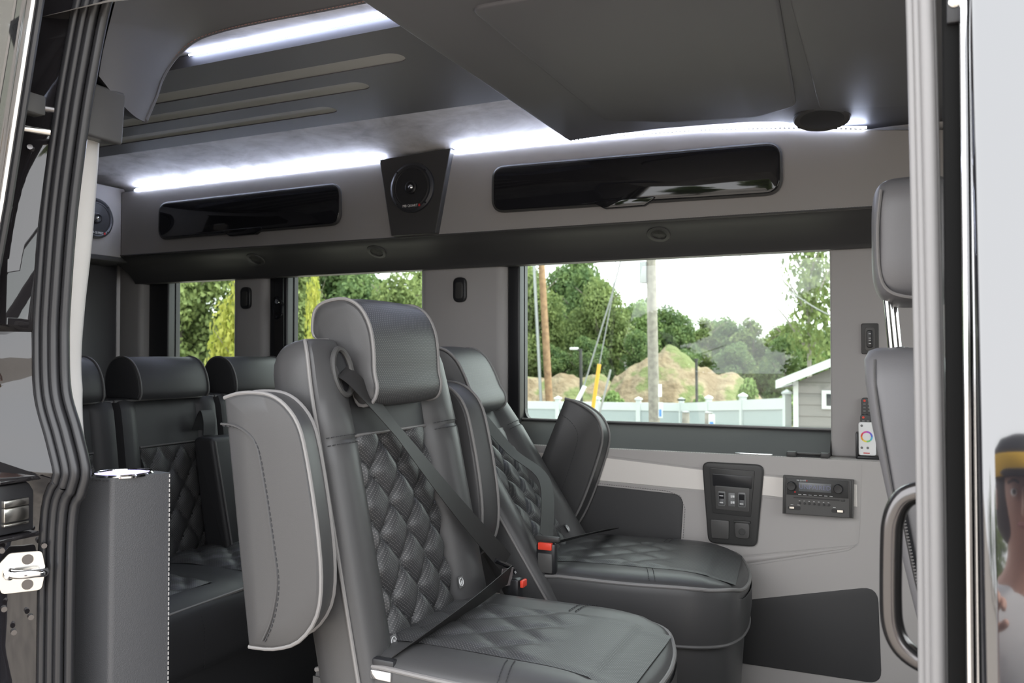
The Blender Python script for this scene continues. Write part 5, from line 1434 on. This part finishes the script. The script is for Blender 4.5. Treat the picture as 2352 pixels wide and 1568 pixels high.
part(p2, 'tag_symbol', box(-5.30, -5.24, 19.79, 19.80, -0.48, -0.30), 'sign_blue', smooth=False)
gw = thing('guy_wire', 'slanted guy wire with white guard tube', 'guy wire', (-8.6, 22.0, -2.2), group='pole guy wires')
part(gw, 'wire', tube([(-8.114, 22.0, 0.13), (-7.205, 22.0, 2.937), (-6.3, 21.6, 5.8)], 0.022, 6), 'cable')
part(gw, 'guard_tube', tube([(-8.95, 22.0, -1.5), (-8.075, 22.0, 0.17)], 0.065, 10), 'guard_white')
gw2 = thing('guy_wire', 'thinner guy wire with yellow guard beside the white one', 'guy wire', (-8.5, 24.0, -2.2), group='pole guy wires')
part(gw2, 'wire', tube([(-8.29, 24.0, 0.775), (-7.85, 24.0, 2.95), (-7.3, 23.0, 5.5)], 0.018, 6), 'cable')
part(gw2, 'guard_tube', tube([(-8.72, 24.0, -2.0), (-8.29, 24.0, 0.80)], 0.06, 10), 'marker_yellow')
gw3 = thing('stake', 'thin grey slanted stake right of the yellow guard', 'stake', (-8.5, 24.2, -2.2))
part(gw3, 'rod', tube([(-8.60, 24.2, -1.7), (-7.98, 24.2, 0.62)], 0.035, 8), 'galvanised')
lp_ = thing('lamp_post', 'thin dark lamp post with small white head', 'lamp post', (-10.31, 28.0, -2.2))
pole(lp_, 'shaft', (-10.30, 28.0, -2.2), (-10.34, 28.0, 1.32), 0.07, 0.06, 'plastic', 8)
part(lp_, 'arm', tube([(-10.34, 28.0, 1.28), (-10.55, 28.0, 1.32)], 0.04, 6), 'plastic')
part(lp_, 'lamp_head', box(-10.75, -10.45, 27.9, 28.1, 1.29, 1.38, 0.03), 'guard_white')
lp3 = thing('lamp_post', 'thin dark post standing on the right slope of the mound', 'post', (-5.95, 27.8, -2.2))
pole(lp3, 'shaft', (-6.0, 27.8, -2.2), (-6.03, 27.8, 0.95), 0.05, 0.05, 'plastic', 8)
part(lp3, 'collar', tube([(-6.03, 27.8, 0.90), (-6.03, 27.8, 0.97)], 0.07, 8), 'plastic')
for x, sgn, lab in ((-4.22, False, 'short weathered bollard before the fence'), (-3.70, True, 'short bollard with blue and white sign before the fence')):
    bo = thing('bollard', lab, 'bollard', (x, 18.0, -2.2), group='short bollards before the fence')
    part(bo, 'post', tube([(x, 18.0, -2.2), (x, 18.0, -0.26), (x, 18.0, -0.23)], lambda s: 0.085 if s < 0.9 else 0.07, 12), 'weathered_pole')
    part(bo, 'cap', lathe([(0.09, -0.235), (0.09, -0.215), (0.0001, -0.205)], (x, 18.0, 0), 'z', 12), 'galvanised')
    if sgn:
        part(bo, 'sign_plate', box(x + 0.02, x + 0.16, 17.88, 17.90, -0.62, -0.25), 'shed_white', smooth=False)
        part(bo, 'sign_symbol', box(x + 0.05, x + 0.13, 17.865, 17.88, -0.58, -0.42), 'sign_blue', smooth=False)
wi = thing('overhead_cable', 'thin overhead cable crossing the sky in the large window', 'cable', (-5.0, 30.0, 4.8))
part(wi, 'wire', tube(catmull([(-9.0, 30, 8.4), (-6.5, 30, 6.2), (-5.06, 30, 4.88), (-4.1, 30.0, 4.02), (-2.918, 30, 3.19), (-1.79, 30, 2.47), (0.5, 30, 1.5)], 6), 0.022, 6), 'cable')

# ---- shed
sh = thing('shed', 'grey clapboard shed with white trim and gable roof', 'shed', (-0.2, 18.5, -2.25))
x0, x1, yf, yb, zb, ze = -1.72, 1.60, 17.0, 20.0, -2.25, 0.52
part(sh, 'wall', box(x0 + 0.03, x1 - 0.03, yf + 0.03, yb, zb, ze), 'siding', smooth=False)
n = 16; hgt = (1.45 - zb) / n
def gable_half(z): return (x1 - x0) / 2 * max(0.0, min(1.0, 1 - (z - ze) / 0.72)) if z > ze else (x1 - x0) / 2
xm = (x0 + x1) / 2
for i in range(n):
    za, zc = zb + i * hgt, zb + (i + 1) * hgt - 0.004
    ha, hc = gable_half(za) - 0.02, gable_half(zc) - 0.02
    if ha <= 0.05: break
    hc = max(hc, 0.02)
    v = [(xm - ha, yf - 0.022, za), (xm + ha, yf - 0.022, za), (xm + hc, yf, zc), (xm - hc, yf, zc), (xm - ha, yf + 0.035, za), (xm + ha, yf + 0.035, za), (xm + hc, yf + 0.035, zc), (xm - hc, yf + 0.035, zc)]
    part(sh, 'clapboard', (v, [(0, 1, 2, 3), (7, 6, 5, 4), (0, 4, 5, 1), (3, 2, 6, 7), (0, 3, 7, 4), (1, 5, 6, 2)]), 'siding', smooth=False)
for x in (x0, x1):
    part(sh, 'corner_board', box(x - 0.05, x + 0.05, yf - 0.045, yf + 0.06, zb, ze + 0.02), 'shed_white', smooth=False)
for sg in (-1, 1):
    ex = xm + sg * ((x1 - x0) / 2 + 0.36); ez = ze - 0.02; px_, pz = xm, ze + 0.84
    ra = [(ex, yf - 0.32, ez), (px_, yf - 0.32, pz), (px_, yb + 0.3, pz), (ex, yb + 0.3, ez)]
    part(sh, 'roof_slope', (ra + [(a, b, c + 0.05) for a, b, c in ra], [(0, 1, 2, 3), (7, 6, 5, 4), (0, 4, 5, 1), (1, 5, 6, 2), (2, 6, 7, 3), (3, 7, 4, 0)]), 'roof_grey', smooth=False)
    rf = [(ex, yf - 0.35, ez - 0.11), (px_, yf - 0.35, pz - 0.11), (px_, yf - 0.35, pz + 0.06), (ex, yf - 0.35, ez + 0.06)]
    part(sh, 'fascia_board', (rf + [(a, b + 0.04, c) for a, b, c in rf], [(3, 2, 1, 0), (4, 5, 6, 7), (0, 1, 5, 4), (1, 2, 6, 5), (2, 3, 7, 6), (3, 0, 4, 7)]), 'shed_white', smooth=False)
    part(sh, 'soffit', ([(ex, yf - 0.31, ez - 0.10), (ex - sg * 0.36, yf - 0.31, ez - 0.06), (ex - sg * 0.36, yb, ez - 0.06), (ex, yb, ez - 0.10)], [(0, 1, 2, 3)]), 'shed_white', smooth=False)
wf_ = part(sh, 'window_frame', box(-1.22, -0.62, yf - 0.06, yf + 0.01, -0.02, 0.36, 0.01), 'shed_white', smooth=False)
O('pane', box(-1.13, -0.71, yf - 0.066, yf - 0.055, 0.05, 0.29), 'pane_dark', wf_, smooth=False, off=sh.location)

# ------------------------------------------------------------------ the photographer, seen only mirrored in the black door
mat('skin', (0.52, 0.30, 0.23), 0.5)
mat('hair', (0.045, 0.03, 0.022), 0.6)
mat('shirt_white', (0.72, 0.72, 0.74), 0.8)
mat('cap_black', (0.02, 0.021, 0.025), 0.8)
mat('band_yellow', (0.72, 0.42, 0.03), 0.7)
mat('trousers', (0.05, 0.06, 0.09), 0.85)
mat('eye_white', (0.8, 0.8, 0.8), 0.3)
mat('lips', (0.40, 0.16, 0.14), 0.5)
def skin_mesh(name, pts, edges, radii, root=0, levels=2):
    me = bpy.data.meshes.new(name); me.from_pydata([tuple(p) for p in pts], edges, [])
    o = bpy.data.objects.new(name, me); COL.objects.link(o)
    o.modifiers.new('skin', 'SKIN').use_smooth_shade = True
    for i, r in enumerate(radii):
        d = me.skin_vertices[0].data[i]
        d.radius = r if isinstance(r, tuple) else (r, r); d.use_root = (i == root)
    s = o.modifiers.new('sub', 'SUBSURF'); s.levels = levels; s.render_levels = levels
    bpy.context.view_layer.update()
    out = bpy.data.meshes.new_from_object(o.evaluated_get(bpy.context.evaluated_depsgraph_get()))
    bpy.data.objects.remove(o); bpy.data.meshes.remove(me)
    out.polygons.foreach_set('use_smooth', [True] * len(out.polygons))
    return out
pr = thing('person', 'person in white top and dark cap with yellow band photographing the van', 'person', (0.19, -1.36, -0.65))
pr.scale = (1.02, 1.02, 1.02)
# local frame: origin between the feet, facing +y towards the van, 1.78 m tall
P_, E_, Rr = [], [], []
def chain(pts, rad, start=None):
    prev = start
    for p, r in zip(pts, rad):
        P_.append(Vector(p)); Rr.append(r); i = len(P_) - 1
        if prev is not None: E_.append((prev, i))
        prev = i
    return prev
pel = chain([(0, 0, 0.94)], [0.13])
wa = chain([(0, 0.0, 1.10), (0, 0.005, 1.27), (0, 0.0, 1.40)], [(0.125, 0.10), (0.135, 0.10), (0.12, 0.085)], pel)
nk = chain([(0, 0.02, 1.49), (0, 0.04, 1.55)], [0.052, 0.050], wa)
chain([(0, 0.055, 1.60), (0, 0.06, 1.67), (0, 0.055, 1.735)], [(0.062, 0.075), (0.074, 0.092), (0.055, 0.07)], nk)
for s, elb, wri in ((-1, (-0.28, 0.06, 1.16), (-0.16, 0.19, 1.36)), (1, (0.28, 0.06, 1.16), (0.12, 0.19, 1.34))):
    sh_ = chain([(s * 0.17, 0.0, 1.40), (s * 0.215, 0.03, 1.36)], [0.058, 0.050], wa)
    wr = chain([elb, tuple(Vector(elb).lerp(Vector(wri), 0.5)), wri], [0.040, 0.037, 0.027], sh_)
    d = (Vector(wri) - Vector(elb)).normalized(); side = Vector((1, 0, 0)) if s < 0 else Vector((-1, 0, 0))
    side = (side - d * side.dot(d)).normalized(); nn = d.cross(side)
    pm = Vector(wri) + d * 0.05
    pa = chain([tuple(pm)], [(0.034, 0.020)], wr)
    for k, (of, ln) in enumerate(((-0.030, 0.058), (-0.010, 0.074), (0.010, 0.080), (0.030, 0.070))):
        b0 = pm + side * of + d * 0.040
        chain([tuple(b0), tuple(b0 + d * ln * 0.45 + nn * 0.012), tuple(b0 + d * ln * 0.65 + nn * 0.035), tuple(b0 + d * ln * 0.55 + nn * 0.055)], [0.0095, 0.009, 0.0085, 0.0075], pa)
    th0 = pm + side * 0.036 - d * 0.012
    chain([tuple(th0), tuple(th0 + side * 0.026 + d * 0.022), tuple(th0 + side * 0.030 + d * 0.048 + nn * 0.012)], [0.012, 0.0105, 0.009], pa)
for s in (-1, 1):
    kn = chain([(s * 0.09, 0.0, 0.86), (s * 0.10, 0.015, 0.50), (s * 0.10, -0.015, 0.28), (s * 0.10, -0.02, 0.09)], [0.085, 0.058, 0.052, 0.038], pel)
    chain([(s * 0.105, 0.06, 0.045), (s * 0.11, 0.15, 0.035)], [0.040, 0.032], kn)
O('body', skin_mesh('body', P_, E_, Rr, 0), 'skin', pr)
# white top following torso and upper arms
P_, E_, Rr = [], [], []
pel = chain([(0, 0, 0.93)], [(0.155, 0.125)])
wa = chain([(0, 0.0, 1.10), (0, 0.005, 1.27), (0, 0.0, 1.405)], [(0.145, 0.118), (0.152, 0.118), (0.135, 0.10)], pel)
chain([(0, 0.012, 1.465)], [0.066], wa)
for s, elb in ((-1, (-0.28, 0.06, 1.16)), (1, (0.28, 0.06, 1.16))):
    sh_ = chain([(s * 0.17, 0.0, 1.40), (s * 0.218, 0.03, 1.36)], [0.068, 0.062], wa)
    chain([tuple(Vector((s * 0.218, 0.03, 1.36)).lerp(Vector(elb), 0.75))], [0.056], sh_)
O('white_top', skin_mesh('white_top', P_, E_, Rr, 0), 'shirt_white', pr)
P_, E_, Rr = [], [], []
pel = chain([(0, 0, 0.95)], [(0.150, 0.120)])
for s in (-1, 1):
    chain([(s * 0.09, 0.0, 0.86), (s * 0.10, 0.015, 0.50), (s * 0.10, -0.015, 0.28), (s * 0.10, -0.02, 0.08)], [0.098, 0.074, 0.066, 0.058], pel)
O('trousers', skin_mesh('trousers', P_, E_, Rr, 0), 'trousers', pr)
for s in (-1, 1):
    O('shoe', rbox((s * 0.108, 0.065, 0.045), 0.048, 0.135, 0.045, 2.8, 8), 'cap_black', pr)
    e = O('eye', lathe([(0.0001, 0.011), (0.006, 0.009), (0.0095, 0.0), (0.006, -0.009), (0.0001, -0.011)], (s * 0.031, 0.1295, 1.655), 'y', 14), 'eye_white', pr)
    O('iris', lathe([(0.005, 0.0105), (0.0001, 0.0122)], (s * 0.031, 0.1297, 1.655), 'y', 12), 'hair', e)
    O('eyebrow', tube(catmull([(s * 0.016, 0.150, 1.674), (s * 0.032, 0.150, 1.679), (s * 0.048, 0.140, 1.673)], 4), 0.0035, 6), 'hair', pr)
    O('ear', rbox((s * 0.077, 0.055, 1.645), 0.010, 0.018, 0.030, 2.2, 6), 'skin', pr)
O('nose', tube(catmull([(0, 0.142, 1.662), (0, 0.156, 1.640), (0, 0.165, 1.622), (0, 0.150, 1.612)], 4), lambda t: 0.008 + 0.006 * t, 8), 'skin', pr)
O('mouth', tube(catmull([(-0.024, 0.138, 1.588), (0, 0.150, 1.586), (0.024, 0.138, 1.588)], 5), lambda t: 0.003 + 0.004 * math.sin(PI * t), 8), 'lips', pr)
O('hair', rbox((0, 0.025, 1.645), 0.090, 0.085, 0.110, 2.3, 10), 'hair', pr)
cpp = O('cap', lathe([(0.092, 1.690), (0.094, 1.715), (0.088, 1.750), (0.066, 1.778), (0.030, 1.790), (0.0001, 1.792)], (0, 0.050, 0), 'z', 28), 'cap_black', pr)
O('cap_band', lathe([(0.0945, 1.690), (0.0965, 1.694), (0.0970, 1.735), (0.0935, 1.740)], (0, 0.050, 0), 'z', 28), 'band_yellow', cpp)
O('cap_bill', prism(fillet([(-0.075, 0.115), (-0.06, 0.20), (0.0, 0.225), (0.06, 0.20), (0.075, 0.115)], 0.03), 'z', 1.690, 1.697, 0.002), 'cap_black', cpp)
